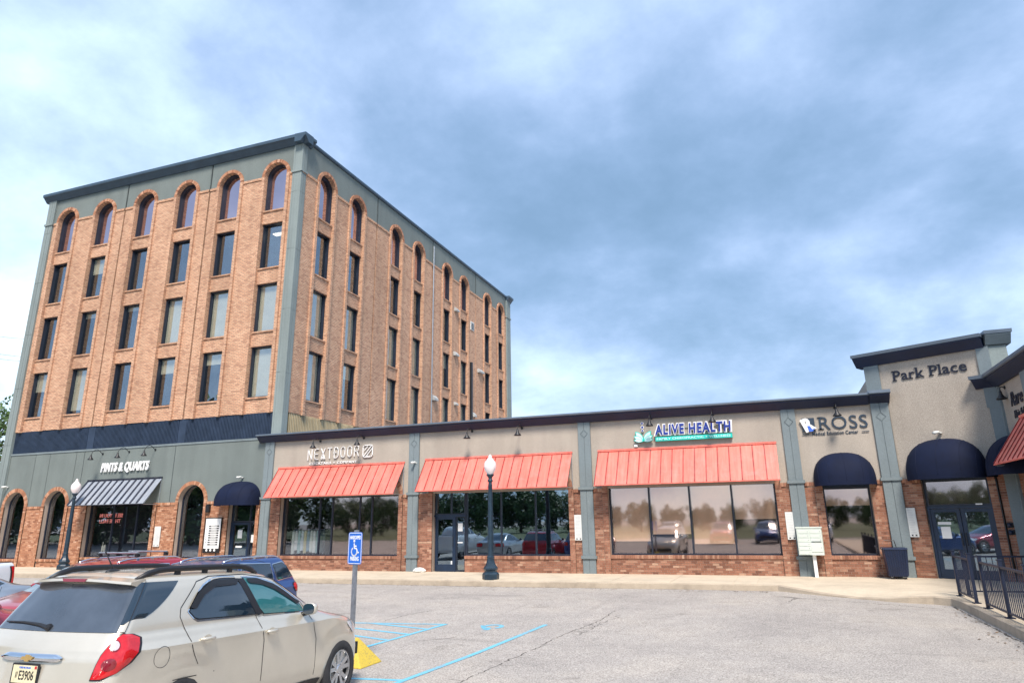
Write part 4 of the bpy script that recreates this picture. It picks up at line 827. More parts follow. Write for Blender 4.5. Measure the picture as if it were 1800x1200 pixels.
# reversed window lettering
PINKL = plain('pink window letters', (0.60, 0.16, 0.14), 0.6, var=0.0, emis=(1.0, 0.30, 0.26), estr=0.28)
T = sign('pale red reversed lettering inside the dark tavern window', FF.p(-30.9, 2.3, -.3))
letters('letter', 'SEE EE YOU IN', FF, -31.35, -29.85, 2.42, 2.60, -.35, -.34, PINKL, T, bold=.02, mirror=True); letters('letter', 'TH HE FALL!', FF, -31.33, -29.95, 2.16, 2.34, -.35, -.34, PINKL, T, bold=.02, mirror=True)
T = thing('bottle_display', 'two pale bottles standing inside the tavern window', 'bottles', FF.p(-31.0, .62, -.45))
for du in (0, .14): m = MB(); m.lathe([(0, 0), (.05, 0), (.05, .42), (.02, .5), (.02, .62 if not du else .5), (0, .64 if not du else .5)], FF.p(-31.0+du, .66, -.45), 12); m.build('bottle', BLIND, T, smooth=True)
m = MB(); m.fb(FF, -31.8, -27.6, .56, .62, -.8, -.3); tag(m.build('window_shelf', DARK), 'dark shelf behind the tavern window glass', 'shelf')
# papers and stickers
def paper(F, u0, u1, z0, z1, d, label, parent=None):
    m = MB(); m.fb(F, u0, u1, z0, z1, d, d+.004); o = m.build('paper_notice', WHITE); tag(o, label, 'notice', 'papers taped to the doors and windows'); return o
paper(FF, -22.72, -22.48, 1.42, 1.76, -.24, 'white sheet taped inside the tavern door'); paper(FF, -21.98, -21.72, 1.24, 1.56, -.25, 'white sheet on the glass beside the tavern door'); paper(FF, -22.78, -22.44, 1.02, 1.10, -.24, 'white opening hours strip on the tavern door')
paper(FF, -11.96, -11.76, 1.62, 1.92, -.22, 'white sheet on the narrow glass beside the blue shop door'); paper(FF, -12.25, -12.17, .40, .52, -.21, 'small sticker low on the blue shop door'); paper(FF, -11.97, -11.75, 1.18, 1.22, -.22, 'small tan strip on the glass beside the blue shop door')
paper(FP, .86, 1.12, 1.28, 1.62, -.13, 'white sheet taped to the left entrance door'); paper(FP, .80, 1.16, 1.68, 1.76, -.13, 'rounded white strip above the sheet on the left entrance door'); paper(FP, 1.92, 2.10, 2.24, 2.28, -.07, 'white closer box on the entrance transom')
# wall cameras and flood lights
def wcam(F, u, z, label, two=False):
    T = thing('wall_camera', label, 'camera', F.p(u, z, 0), 'small white cameras and lights on the walls'); m = MB(); m.lathe([(0, -.02), (.05, -.02), (.055, .02), (0, .03)], F.p(u, z, .05), 10); m.build('mount', OFFW, T)
    m = MB(); m.tube([F.p(u, z, .05), F.p(u-.03, z+.02, .12), F.p(u-.10, z-.01, .30)], [.02, .045, .05], 10); m.build('housing', OFFW, T, smooth=True); return T
wcam(FF, -37.75, 4.05, 'white camera on green stucco above the leftmost ground arch'); wcam(FF, -22.5, 4.02, 'white flood light on stucco above the small tavern dome'); wcam(FF, -13.72, 4.30, 'white camera on the pilaster between two red awnings'); wcam(FP, 1.38, 4.40, 'white camera on the angled block above the large dome')
wcam(FF, -21.55, 3.0, 'white camera cluster at the corner pilaster by the small dome')
T = thing('sensor_box', 'small white box on stucco under the lotus emblem', 'sensor', FF.p(-4.72, 4.53, 0)); m = MB(); m.fb(FF, -4.78, -4.66, 4.50, 4.58, 0, .06); m.build('box', WHITE, T); m = MB(); m.fb(FF, -4.75, -4.69, 4.48, 4.50, .01, .05); m.build('lens', BLACK, T)
T = thing('wall_lantern', 'small black wall lantern on brick left of the tavern door', 'lamp', FF.p(-24.25, 2.6, 0)); m = MB(); m.fb(FF, -24.36, -24.16, 2.55, 2.86, 0, .12); m.fb(FF, -24.33, -24.19, 2.86, 2.90, .02, .10); m.build('housing', BLACK, T)
# vents and boxes on the tower flank
for (u, z, w, h, lb) in ((43.66, 16.9, .5, .28, 'topmost white vent hood on the tower flank'), (43.62, 13.6, .6, .30, 'second white vent hood on the tower flank'), (40.4, 9.95, .55, .34, 'white vent hood beside the long joint on the tower flank'), (43.66, 10.0, .35, .22, 'small white vent hood low on the tower flank'), (46.85, 9.7, .45, .34, 'white box low at the end of the black duct'), (48.1, 13.2, .9, .30, 'wide grey vent hood right of the black duct')):
    T = thing('vent_hood', lb, 'vent', FT.p(u, z, 0), 'vents on the tower flank'); m = MB(); m.sweepu(FT, [(0, z-h), (.22, z-h), (.22, z-h*.6), (.05, z), (0, z)], u-w/2, u+w/2); m.build('hood', plain('weathered vent metal', (.40, .41, .40), .6, var=.2), T, fix=True)
T = thing('louvre_vent', 'square louvred vent on brick near the far end of the flank', 'vent', FT.p(46.6, 16.1, 0)); m = MB(); m.fb(FT, 46.3, 46.9, 15.95, 16.6, 0, .05); m.build('frame', OFFW, T)
for i in range(5): m = MB(); m.fb(FT, 46.38, 46.82, 16.02+i*.105, 16.07+i*.105, .05, .07); m.build('slat', BLACK, T)
m = MB(); m.fb(FT, 46.25, 46.48, 5.8, 13.4, 0, .14); tag(m.build('duct', BLACK), 'tall black vertical duct on the tower flank', 'duct')
for (u, lb) in ((39.93, 'thin pale downpipe on the middle joint of the tower flank'),): m = MB(); m.tube([FT.p(u, 20.3, .08), FT.p(u, 5.8, .08)], .045, 8); tag(m.build('downpipe', GALV), lb, 'downpipe')
for i, (F, us) in enumerate(((FF, (-32.42, -26.43)), (FT, (32.67, 47.30, 53.72)))):
    for u in us: m = MB(); m.tube([F.p(u, 20.4, .0), F.p(u, 19.0, .0)], .028, 6); m.build('joint_cover', JOINT, TOW)
m = MB(); m.tube([FP.p(2.585, 2.95, .03), FP.p(2.585, .16, .03)], .022, 6); tag(m.build('drain_pipe', BLACK), 'thin black pipe down the brick right of the entrance doors', 'pipe')
for z, lb in ((1.66, 'upper'), (1.46, 'lower')):
    T = thing('electric_meter', '%s of two round black meters on brick beside the corner pilaster' % lb, 'meter', FP.p(2.70, z, 0), 'round meters'); m = MB(); m.fb(FP, 2.63, 2.78, z-.07, z+.07, 0, .05); m.build('base', BLACK, T); m = MB(); m.lathe([(0, 0), (.062, 0), (.062, .05), (.05, .08), (0, .09)], (0, 0, 0), 16); m.v = [FP.p(2.705+x, z+y, .05+q_) for x, y, q_ in m.v]; m.build('dial', RAILM, T, smooth=True)
# clothes rail behind the first shop window
T = thing('clothes_rail', 'rail of hanging pale shirts inside the dark shop window', 'clothes rail', FF.p(-19.2, .2, -.9)); m = MB(); m.tube([FF.p(-20.1, 1.75, -.75), FF.p(-18.5, 1.75, -.75)], .015, 6); m.tube([FF.p(-20.1, 1.75, -.75), FF.p(-20.1, .15, -.75)], .015, 6); m.tube([FF.p(-18.55, 1.75, -.75), FF.p(-18.55, .15, -.75)], .015, 6); m.build('rail', GALV, T)
CL = [plain('cloth %d' % i, c, .9, var=.15, scale=5) for i, c in enumerate(((.55, .56, .52), (.62, .62, .60), (.30, .42, .42), (.50, .55, .58), (.48, .42, .26), (.22, .30, .36)))]
for i in range(9):
    u = -19.95+i*.155; h = random.uniform(.75, .95); m = MB(); m.prism(FF, [(u-.05, 1.66), (u, 1.72), (u+.05, 1.66), (u+.075, 1.66-h*.5), (u+.07, 1.70-h), (u-.07, 1.68-h), (u-.075, 1.66-h*.5)], -1.0, -.52); m.build('shirt', CL[i % 6], T)
m = MB(); m.fb(FF, -20.3, -14.5, .55, .60, -1.1, -.3); tag(m.build('display_shelf', DARK), 'dark low display shelf inside the first shop window', 'shelf')
# litter, bag
T = thing('plastic_bag', 'crumpled white plastic bag at the foot of the pilaster by the blue door', 'bag', (-13.35, 25.2, .137)); m = MB()
m.lathe([(0, 0), (.15, .0), (.19, .05), (.17, .11), (.09, .15), (0, .16)], (-13.35, 25.2, .137), 14); m.v = [(x+random.uniform(-.02, .02)+(x+13.35)*.4, y+random.uniform(-.02, .02), max(.137, z+random.uniform(-.02, .02))) for x, y, z in m.v]; m.build('bag', WHITE, T)
# ================================================================== street furniture
def lamp_post(loc, label):
    T = local('street_lamp', label, 'street lamp', loc, group='street lamps on the pavement'); m = MB()
    m.lathe([(0, 0), (.27, 0), (.28, .03), (.28, .17), (.25, .21), (.20, .24), (.21, .28), (.235, .31), (.24, .36), (.19, .42), (.15, .50), (.125, .58), (.115, .66), (.125, .68), (.12, .72), (.10, .74)], seg=8); m.build('base', IRON, T)
    m = MB(); n = 12; pr = [(.100, .74), (.098, 1.6), (.088, 1.9), (.08, 2.6), (.068, 3.0), (.072, 3.02), (.066, 3.06), (.058, 3.15)]; m.lathe(pr, seg=14); m.build('shaft', IRON, T, smooth=True)
    m = MB(); m.lathe([(.058, 3.13), (.09, 3.16), (.092, 3.2), (.06, 3.24), (.075, 3.30), (.13, 3.36), (.135, 3.40), (.07, 3.41), (0, 3.41)], seg=16); m.build('collar', IRON, T, smooth=True)
    m = MB(); m.lathe([(.11, 3.40), (.13, 3.44), (.19, 3.54), (.215, 3.66), (.205, 3.76), (.165, 3.84), (.12, 3.88), (.125, 3.895), (.09, 3.93), (.055, 3.97), (.065, 4.0), (.05, 4.03), (.02, 4.06), (0, 4.08)], seg=22); m.build('globe', GLOBE, T, smooth=True); return T
LP1 = lamp_post((-9.28, 22.55, .134), 'dark street lamp with white globe, in front of the blue shop windows')
cachekids(); copytree(LP1, (-31.3, 24.30, .134), label='dark street lamp with white acorn globe far left, before the grey awning')
# accessible parking sign in a yellow concrete base
SX, SY = -6.84, 10.62; SZ = gz(SY)
SIGNB = plain('sign blue', (0.015, 0.13, 0.56), 0.4, var=0.08, scale=4)
FSg = Fr(SX, SY-.03, math.cos(R(-14)), math.sin(R(-14)), math.sin(R(-14)), -math.cos(R(-14)))
T = thing('parking_sign', 'blue HANDICAPPED PARKING sign with wheelchair symbol on a steel post', 'sign', (SX, SY, SZ))
m = MB(); m.fb(FSg, -.03, .03, SZ+.1, 1.88, -.05, -.005); m.fb(FSg, -.045, -.028, SZ+.1, 1.88, -.012, -.005); m.fb(FSg, .028, .045, SZ+.1, 1.88, -.012, -.005); m.build('post', GALV, T)
def rrect(u0, u1, z0, z1, r_): return arc((u1-r_, z1-r_), r_, 0, math.pi/2, 5)+arc((u0+r_, z1-r_), r_, math.pi/2, math.pi, 5)+arc((u0+r_, z0+r_), r_, math.pi, 1.5*math.pi, 5)+arc((u1-r_, z0+r_), r_, 1.5*math.pi, 2*math.pi, 5)
z0, z1 = 1.33, 1.845
m = MB(); m.prism(FSg, rrect(-.165, .165, z0, z1, .035), 0, .004); m.build('plate', SIGNB, T); m = MB(); stroke(m, FSg, rrect(-.152, .152, z0+.013, z1-.013, .028), .009, .004, .0055, True); m.build('border', WHITE, T)
letters('letter', 'HANDICAPPED', FSg, -.13, .13, z1-.115, z1-.055, .004, .0055, WHITE, T, bold=.03); letters('letter', 'PARKING', FSg, -.10, .10, z0+.055, z0+.125, .004, .0055, WHITE, T, bold=.03)
def wheelchair(mb, mp, w):
    def P(x, y): return mp(x, y)
    segs = [[(-.05, .78), (-.02, .45), (.22, .43), (.36, .12), (.46, .16)], [(-.035, .62), (.18, .60)], [(-.05, .95), (-.05, .93)]]
    a0 = R(115); segs.append([(-.02+.30*math.cos(a), .20+.30*math.sin(a)) for a in [R(130)+i*R(235)/16 for i in range(17)]]); return segs
m = MB()
for st in wheelchair(None, lambda x, y: (x, y), 0): stroke(m, FSg, [(x*.22-.01, (z0+z1)/2-.10+y*.22) for x, y in st], .022, .004, .0055)
m.prism(FSg, arc((-.021, (z0+z1)/2-.10+.215), .022, 0, 2*math.pi, 12)[:-1], .004, .0055); m.build('wheelchair_symbol', WHITE, T)
m = MB(); m.fb(FSg, -.006, .006, z1-.03, z1-.018, .0055, .009); m.fb(FSg, -.006, .006, z0+.018, z0+.03, .0055, .009); m.build('bolt', GALV, T)
m = MB(); hx = .38; bx, by = SX+.02, SY; bm_ = [(bx-hx, by-.33), (bx+hx, by-.33), (bx+hx, by+.33), (bx-hx, by+.33)]; tp = [(bx-.07, by-.07), (bx+.07, by-.07), (bx+.07, by+.07), (bx-.07, by+.07)]
m.box8([(*p, SZ+.0) for p in bm_]+[(*p, SZ+.39) for p in tp]); o = m.build('sign_base', YELP); bv = o.modifiers.new('b', 'BEVEL'); bv.width = .02; bv.segments = 2
tag(o, 'chipped yellow concrete pyramid base at the foot of the blue parking sign', 'base')
# blue markings
def strip(mb, pts, w, h=.004):
    for i in range(len(pts)-1):
        a = Vector(pts[i]); b = Vector(pts[i+1]); t = (b-a); L_ = t.length; t /= L_; n = Vector((-t.y, t.x))*w/2; k = max(1, int(L_/.5))
        for j in range(k):
            p, q_ = a+t*L_*j/k, a+t*L_*(j+1)/k; P = [p-n, q_-n, q_+n, p+n]; mb.q(*[(v.x, v.y, gz(v.y, v.x)+h) for v in P])
for pts, hh, lb in (([(-9.30, 14.47), (-7.16, 14.74)], .004, 'far edge line of the blue hatched bay'), ([(-7.14, 14.78), (-7.47, 11.9), (-7.50, 9.9)], .006, 'right edge line of the blue hatched bay'), ([(-8.86, 14.50), (-7.24, 14.09)], .005, 'upper blue hatch stripe'), ([(-8.9, 13.85), (-7.30, 13.43)], .005, 'middle blue hatch stripe'), ([(-9.0, 13.25), (-7.36, 12.74)], .005, 'lower blue hatch stripe'),
                ([(-4.98, 15.19), (-5.41, 9.64), (-5.45, 9.3)], .006, 'long blue line on the right of the accessible stall'), ([(-7.0, 9.58), (-5.40, 9.79)], .004, 'short blue line closing the accessible stall')):
    m = MB(); strip(m, pts, .10, hh); tag(m.build('blue_line', BLUEP), lb, 'road marking', kind='structure')
m = MB()
for st in wheelchair(None, None, 0): strip(m, [(-6.02-(x*.62), 14.85-y*.75) for x, y in st], .10, .004)
tag(m.build('wheelchair_marking', BLUEP), 'worn blue wheelchair symbol painted in the stall', 'road marking', kind='structure')
def crack(pts, w, lb, amp=.05, br=0):
    m = MB(); P = []
    for a, b in zip(pts, pts[1:]):
        n = max(2, int((Vector(b)-Vector(a)).length/.09))
        for i in range(n): t = i/n; P.append((a[0]+(b[0]-a[0])*t+random.uniform(-amp, amp), a[1]+(b[1]-a[1])*t+random.uniform(-amp, amp)*.5))
    for i in range(len(P)-1):
        if random.random() < .12: continue
        strip(m, [P[i], P[i+1]], w*random.uniform(.3, 1.2), .002)
        if br and random.random() < br: q_ = (P[i][0]+random.uniform(-.3, .3), P[i][1]+random.uniform(-.3, .3)); strip(m, [P[i], q_], w*.5, .002)
    tag(m.build('crack', CRACK), lb, kind='structure')
crack([(-4.62, 9.2), (-4.55, 10.38), (-4.47, 11.77), (-4.36, 12.82), (-4.29, 14.0), (-4.01, 15.98), (-4.0, 17.6)], .022, 'long crack beside the blue stall line', .03, .10)
crack([(-4.0, 14.2), (-3.9, 15.6), (-3.7, 16.9)], .02, 'side crack', .07, .3); crack([(-16, 18.6), (-11, 18.5), (-7.9, 18.95), (-5.4, 19.35), (-1, 19.4)], .014, 'faint seam across the lot', .02); crack([(-6.8, 12.85), (-6.5, 13.05), (-6.2, 13.5)], .02, 'short crack in the stall', .03)
crack([(-8.75, 14.9), (-8.7, 15.8), (-8.4, 16.7)], .02, 'fine crack beyond the hatching', .04); crack([(-.6, 21.35), (.1, 20.7), (-.15, 19.4)], .022, 'crack by the kerb ramp', .05, .1); crack([(-.5, 20.9), (1.0, 20.2), (2.3, 19.5), (3.2, 18.9)], .03, 'patch seam by the ramp', .05, .1)
crack([(3.42, 19.4), (3.42, 17), (3.44, 14), (3.44, 9)], .05, 'gap of grit along the right kerb', .02); crack([(-16, 21.88), (-8, 21.92), (-3, 22.17), (-.4, 22.1)], .035, 'gap of grit along the far kerb', .015)
# debris
DEB = leafmat('dry leaf', (0.16, 0.10, 0.05)); m = MB()
for i in range(260):
    if i % 3: x = random.uniform(-16, -.4); y = 21.85-abs(random.gauss(0, .10)) 
    else: x = 3.40-abs(random.gauss(0, .22)); y = random.uniform(9, 19.4)
    s_ = random.uniform(.01, .035); a = random.uniform(0, 6.3); z = gz(y, x)+.006; m.q(*[(x+s_*math.cos(a+k*1.57), y+s_*math.sin(a+k*1.57), z+random.uniform(0, .012)) for k in range(4)])
tag(m.build('leaf_litter', DEB), 'dry leaf bits along the kerb', 'leaves', kind='stuff')
# mailboxes
T = thing('mailbox_cluster', 'pale cluster mailbox on a white post against the pilaster', 'mailbox', (.74, 25.1, .13)); MF = Fr(.74, 25.0, math.cos(R(-6)), math.sin(R(-6)), math.sin(R(-6)), -math.cos(R(-6)))
GPL = plain('pale grey green box paint', (.60, .66, .60), .45, var=.05)
m = MB(); m.fb(MF, -.38, .36, .80, 1.62, -.36, .0); m.build('cabinet', GPL, T); m = MB(); m.fb(MF, -.40, .38, 1.62, 1.66, -.38, .02); m.build('cap', GPL, T); m = MB(); m.fb(MF, .0, .10, .13, .80, -.22, -.12); m.build('post', WHITE, T)
for c_ in range(2):
    for r_ in range(6 if c_ == 0 else 4):
        h = .12 if c_ == 0 else (.12 if r_ < 3 else .30); zt = 1.58-(r_*.128 if c_ == 0 or r_ < 4 else 0); a = -.35+c_*.36
        m = MB(); m.fb(MF, a, a+.335, zt-h, zt-.006, 0, .014); dr = m.build('mailbox_door', GPL, T); k = MB(); k.fb(MF, a+.29, a+.305, zt-h*.6, zt-h*.6+.02, .014, .022); k.build('lock', GALV, dr)
m = MB(); m.fb(MF, .03, .32, 1.20, 1.215, .014, .03); m.build('mail_slot', BLACK, T)
# trash bin
T = thing('trash_bin', 'dark navy ribbed bin with a thin hoop handle on small feet', 'trash bin', (3.10, 24.95, .13)); m = MB(); cx, cy = 3.07, 24.97
NAVP = plain('navy bin plastic', (.006, .016, .050), .35, var=.25, scale=6)
def sq(r_, z): return [(cx+sx*r_, cy+sy*r_, z) for sx, sy in ((-1, -1), (1, -1), (1, 1), (-1, 1))]
m.box8(sq(.25, .21)+sq(.31, .98)); m.build('body', NAVP, T); m = MB(); m.box8(sq(.335, .98)+sq(.325, 1.03)); m.build('lid', NAVP, T)
for i in range(9):
    for ax in (0, 1):
        t = (i+.5)/9*2-1; P = []
        for (r_, z) in ((.255, .24), (.313, .97)):
            for (o_, w) in ((0, -.014), (0, .014), (.018, .014), (.018, -.014)):
                a = t*r_*.95+w; b = -(r_+o_); P.append((cx+a, cy+b, z) if ax == 0 else (cx-b, cy+a, z) if ax == 1 else None)
        m = MB(); m.box8(P); m.build('rib', NAVP, T)
for sx in (-.18, .18): m = MB(); m.lathe([(0, -.03), (.05, -.03), (.05, .03), (0, .03)], (cx+sx, cy-.2, .18), 12, 'x'); m.build('wheel', BLACK, T)
m = MB(); m.tube([(cx-.02, cy, 1.03), (cx-.02, cy, 1.22), (cx-.24, cy, 1.24)], .012, 6); m.tube([(cx+.08, cy, 1.03), (cx+.04, cy, 1.24), (cx-.02, cy, 1.24)], .012, 6); m.build('handle', BLACK, T)
# railings
def railing(pts, label, posts, ztop=1.14, zb=.22, zg=.132, cap=True):
    A = Vector(pts[0]); B = Vector(pts[1]); t = (B-A).normalized(); n = Vector((-t.y, t.x)); T = thing('railing', label, 'railing', (A.x, A.y, zg), 'navy railings on the right kerb')
    def bx(p, q_, hw, z0, z1, nm, par=T, cp=0):
        m = MB(); P = [p-n*hw, q_-n*hw, q_+n*hw, p+n*hw]; m.box8([(v.x, v.y, z0) for v in P]+[(v.x, v.y, z1) for v in P]); return m.build(nm, RAILM, par)
    for s_ in posts:
        c = A+t*s_; P = bx(c-t*.032, c+t*.032, .032, zg, ztop, 'post'); bx(c-t*.045, c+t*.045, .045, ztop, ztop+.02, 'post_cap', P); bx(c-t*.075, c+t*.075, .075, zg, zg+.015, 'base_plate', P)
    for a, b in zip(posts, posts[1:]):
        p, q_ = A+t*(a+.034), A+t*(b-.034); bx(p, q_, .022, ztop-.14, ztop-.10, 'top_rail'); bx(p, q_, .018, zb-.015, zb+.015, 'bottom_rail')
        k = int((b-a-.08)/.125); 
        for i in range(k): c = A+t*(a+.07+(b-a-.14)*(i+.5)/k); bx(c-t*.007, c+t*.007, .007, zb+.015, ztop-.14, 'baluster')
railing([(3.72, 20.10), (3.72, 10)], 'short navy railing section at the corner of the kerb', [0, 1.55])
railing([(3.72, 17.62), (3.72, 6)], 'long navy railing running toward the camera along the right kerb', [0, 1.50, 3.0, 4.5, 6.0, 7.5])
railing([(3.95, 20.35), (9, 20.6)], 'navy railing behind the others, across the pavement to the wing', [0.0, 1.6, 3.2], ztop=1.12)
# overhead wires, far left
wm = MB()
for (x0, y0, x1, y1, lb) in ((-60, 583, 47, 592, 'topmost overhead wire left of the tower'), (-60, 612, 42, 625, 'middle overhead wire left of the tower'), (-60, 622, 40, 631, 'lowest overhead wire left of the tower')):
    A = pxdir(x0, y0); B = pxdir(x1+60, y1+6); A = A*(52/A.y); B = B*(60/B.y); pts = [Vector((0, 0, CH))+A+(B-A)*i/12-Vector((0, 0, .25*math.sin(math.pi*i/12))) for i in range(13)]
    m = MB(); m.tube(pts, .02, 5); tag(m.build('overhead_wire', BLACK), lb, 'wire', 'overhead wires')
# ================================================================== cars (x = right, y = forward from the rear axle, z up)
SUVL = [(.22, 3.55, -.78, .80, 3, 5), (.32, 3.70, -.93, .865, 3, 5), (.46, 3.77, -.97, .892, 3, 5), (.60, 3.79, -.98, .898, 3, 5), (.76, 3.76, -.965, .898, 3, 5), (.88, 3.68, -.95, .900, 3.0, 5), (.96, 3.55, -.94, .906, 3.0, 5), (1.005, 3.36, -.925, .914, 3.0, 5), (1.03, 3.22, -.92, .900, 3.0, 5), (1.065, 3.02, -.905, .880, 3.2, 5), (1.105, 2.80, -.885, .862, 3.6, 5.5),
        (1.14, 2.56, -.865, .842, 4.5, 6), (1.22, 2.42, -.81, .822, 5, 6), (1.33, 2.22, -.74, .788, 5, 6), (1.44, 2.02, -.665, .752, 5, 6), (1.53, 1.84, -.605, .718, 5, 6), (1.59, 1.68, -.56, .685, 5, 6), (1.635, 1.50, -.50, .635, 4, 5), (1.665, 1.24, -.40, .55, 3.5, 4), (1.685, .92, -.18, .40, 3.5, 4), (1.695, .6, .1, .18, 3, 3)]
def lerp(a, b, t): return a+(b-a)*t
class Body:
    def __init__(s, L_, c=1.3, hubs=(), flare=.03, hz=.36): s.L = L_; s.c = c; s.hubs = hubs; s.fl = flare; s.hz = hz
    def par(s, z):
        L_ = s.L
        if z <= L_[0][0]: return L_[0][1:]
        for a, b in zip(L_, L_[1:]):
            if z <= b[0]: t = (z-a[0])/(b[0]-a[0]); return tuple(lerp(x, y, t) for x, y in zip(a[1:], b[1:]))
        return L_[-1][1:]
    def geo(s, z, front, off=0.0):
        uf, ur, w, nf, nr = s.par(z); cc = ur+(uf-ur)*.48; A = (uf-cc if front else cc-ur)+off; w += off
        ru = (max(.15, 2.3/nf-.03) if nf < 7 else .15) if front else (1.25/nr if nr > 4.4 else 1.1/nr)
        b = min(.13 if front else .07, A*.2); ru = min(ru, A*.7); rv = min(ru*(.62 if front else .80), w*.75); return cc, A, w, ru, rv, b, w*.968
    def pt(s, z, a, off=0.0):
        a = (a+math.pi) % (2*math.pi)-math.pi; sd = 1 if a >= 0 else -1; a = abs(a); front = a < math.pi/2
        t = (math.pi/2-a)/(math.pi/2) if front else (a-math.pi/2)/(math.pi/2)
        cc, A, w, ru, rv, b, x1 = s.geo(z, front, off)
        if t < .4: q_ = t/.4; y = (A-ru)*q_; x = w+(x1-w)*q_*q_
        elif t < .75: f = (t-.4)/.35*math.pi/2; x = x1-rv+rv*math.cos(f); y = A-ru+(ru-b)*math.sin(f)
        else: q_ = (t-.75)/.25; x = (x1-rv)*(1-q_); y = A-b*(1-q_)**2
        y = cc+y if front else cc-y; x *= sd
        if s.fl and abs(x) > .6*w:
            for h in s.hubs:
                r_ = math.hypot(y-h, z-s.hz); x += sd*s.fl*math.exp(-((r_-.42)/.11)**2)
        return (x, y, z)
    def tang(s, t, front, sd): return (math.pi/2-t*math.pi/2 if front else math.pi/2+t*math.pi/2)*sd
    def a_u(s, z, u, side=1):
        cc = s.geo(z, True)[0]; front = u >= cc; cc, A, w, ru, rv, b, x1 = s.geo(z, front); k = abs(u-cc)
        t = k/(A-ru)*.4 if k < A-ru else .4+.35*math.asin(min(1, (k-A+ru)/(ru-b)))/(math.pi/2); return s.tang(t, front, side)
    def a_v(s, z, v, rear=True):
        cc, A, w, ru, rv, b, x1 = s.geo(z, not rear); k = abs(v)
        t = .75+.25*(1-k/(x1-rv)) if k < x1-rv else .4+.35*math.acos(max(0, min(1, (k-x1+rv)/rv)))/(math.pi/2); return s.tang(t, not rear, math.copysign(1, v))
    def mesh(s, na=72, sub=3):
        zs = []
        for a, b in zip(s.L, s.L[1:]): zs += [lerp(a[0], b[0], i/sub) for i in range(sub)]
        zs.append(s.L[-1][0]); m = MB()
        # angles denser at the corners and even along the sides
        ts = [i*.4/14 for i in range(14)]+[.4+i*.35/10 for i in range(10)]+[.75+i*.25/6 for i in range(6)]
        an = sorted(set([round(s.tang(t, f, sd) % (2*math.pi), 6) for t in ts+[1.0] for f in (True, False) for sd in (1, -1)]))
        n = len(an)
        for z in zs: m.v += [s.pt(z, a) for a in an]
        for i in range(len(zs)-1):
            for k in range(n): k2 = (k+1) % n; m.f.append((i*n+k, i*n+k2, (i+1)*n+k2, (i+1)*n+k)); m.mi.append(0)
        m.f.append(tuple(range(n-1, -1, -1))); m.f.append(tuple((len(zs)-1)*n+k for k in range(n))); m.mi += [0, 0]; return m
    def grid(s, rows, off, nu=14):       # rows: [(z, a0, a1)]
        m = MB(); 
        for z, a0, a1 in rows: m.v += [s.pt(z, lerp(a0, a1, i/nu), off) for i in range(nu+1)]
        k = nu+1
        for j in range(len(rows)-1):
            for i in range(nu): m.f.append((j*k+i, j*k+i+1, (j+1)*k+i+1, (j+1)*k+i)); m.mi.append(0)
        return m
    def side(s, poly, off, side=1, n=18):   # polygon in (u,z), convex in z direction; columns of constant u
        us = [p[0] for p in poly]; u0, u1 = min(us), max(us); m = MB(); nz = 7; cols_ = []
        for i in range(n+1):
            u = u0+(u1-u0)*(0.5-0.5*math.cos(math.pi*i/n)); u = min(max(u, u0+1e-4), u1-1e-4); zz = []
            for (a, za), (b, zb_) in zip(poly, poly[1:]+poly[:1]):
                if (a-u)*(b-u) <= 0 and a != b: zz.append(za+(zb_-za)*(u-a)/(b-a))
            lo, hi = min(zz), max(zz); cols_.append([s.pt(lerp(lo, hi, j/nz), s.a_u(lerp(lo, hi, j/nz), u, side), off) for j in range(nz+1)])
        for c_ in cols_: m.v += c_
        for i in range(n):
            for j in range(nz): a = i*(nz+1)+j; m.f.append((a, a+1, a+nz+2, a+nz+1)); m.mi.append(0)
        return m
    def line(s, pts, w, off, side=1, k=6):   # thin strip on the flank
        m = MB(); P = []
        for (u0, z0), (u1, z1) in zip(pts, pts[1:]): P += [(lerp(u0, u1, i/k), lerp(z0, z1, i/k)) for i in range(k)]
        P.append(pts[-1])
        for (a, b) in zip(P, P[1:]):
            t = Vector((b[0]-a[0], b[1]-a[1])).normalized(); n = (-t.y*w/2, t.x*w/2)
            m.q(*[s.pt(z, s.a_u(z, u, side), off) for u, z in ((a[0]-n[0], a[1]-n[1]), (b[0]-n[0], b[1]-n[1]), (b[0]+n[0], b[1]+n[1]), (a[0]+n[0], a[1]+n[1]))])
        return m
def grow(poly, d):
    cx = sum(p[0] for p in poly)/len(poly); cz = sum(p[1] for p in poly)/len(poly); out = []
    n = len(poly)
    for i in range(n):
        a = Vector(poly[i-1]); b = Vector(poly[i]); c = Vector(poly[(i+1) % n]); t1 = (b-a).normalized(); t2 = (c-b).normalized(); nn = Vector((t1.y+t2.y, -t1.x-t2.x))
        nn.normalize(); s_ = 1 if nn.dot(b-Vector((cx, cz))) > 0 else -1; out.append(tuple(b+nn*s_*d))
    return out
PM = {}
def fixn(o):
    bm = bmesh.new(); bm.from_mesh(o.data); bmesh.ops.recalc_face_normals(bm, faces=bm.faces); bm.to_mesh(o.data); bm.free()
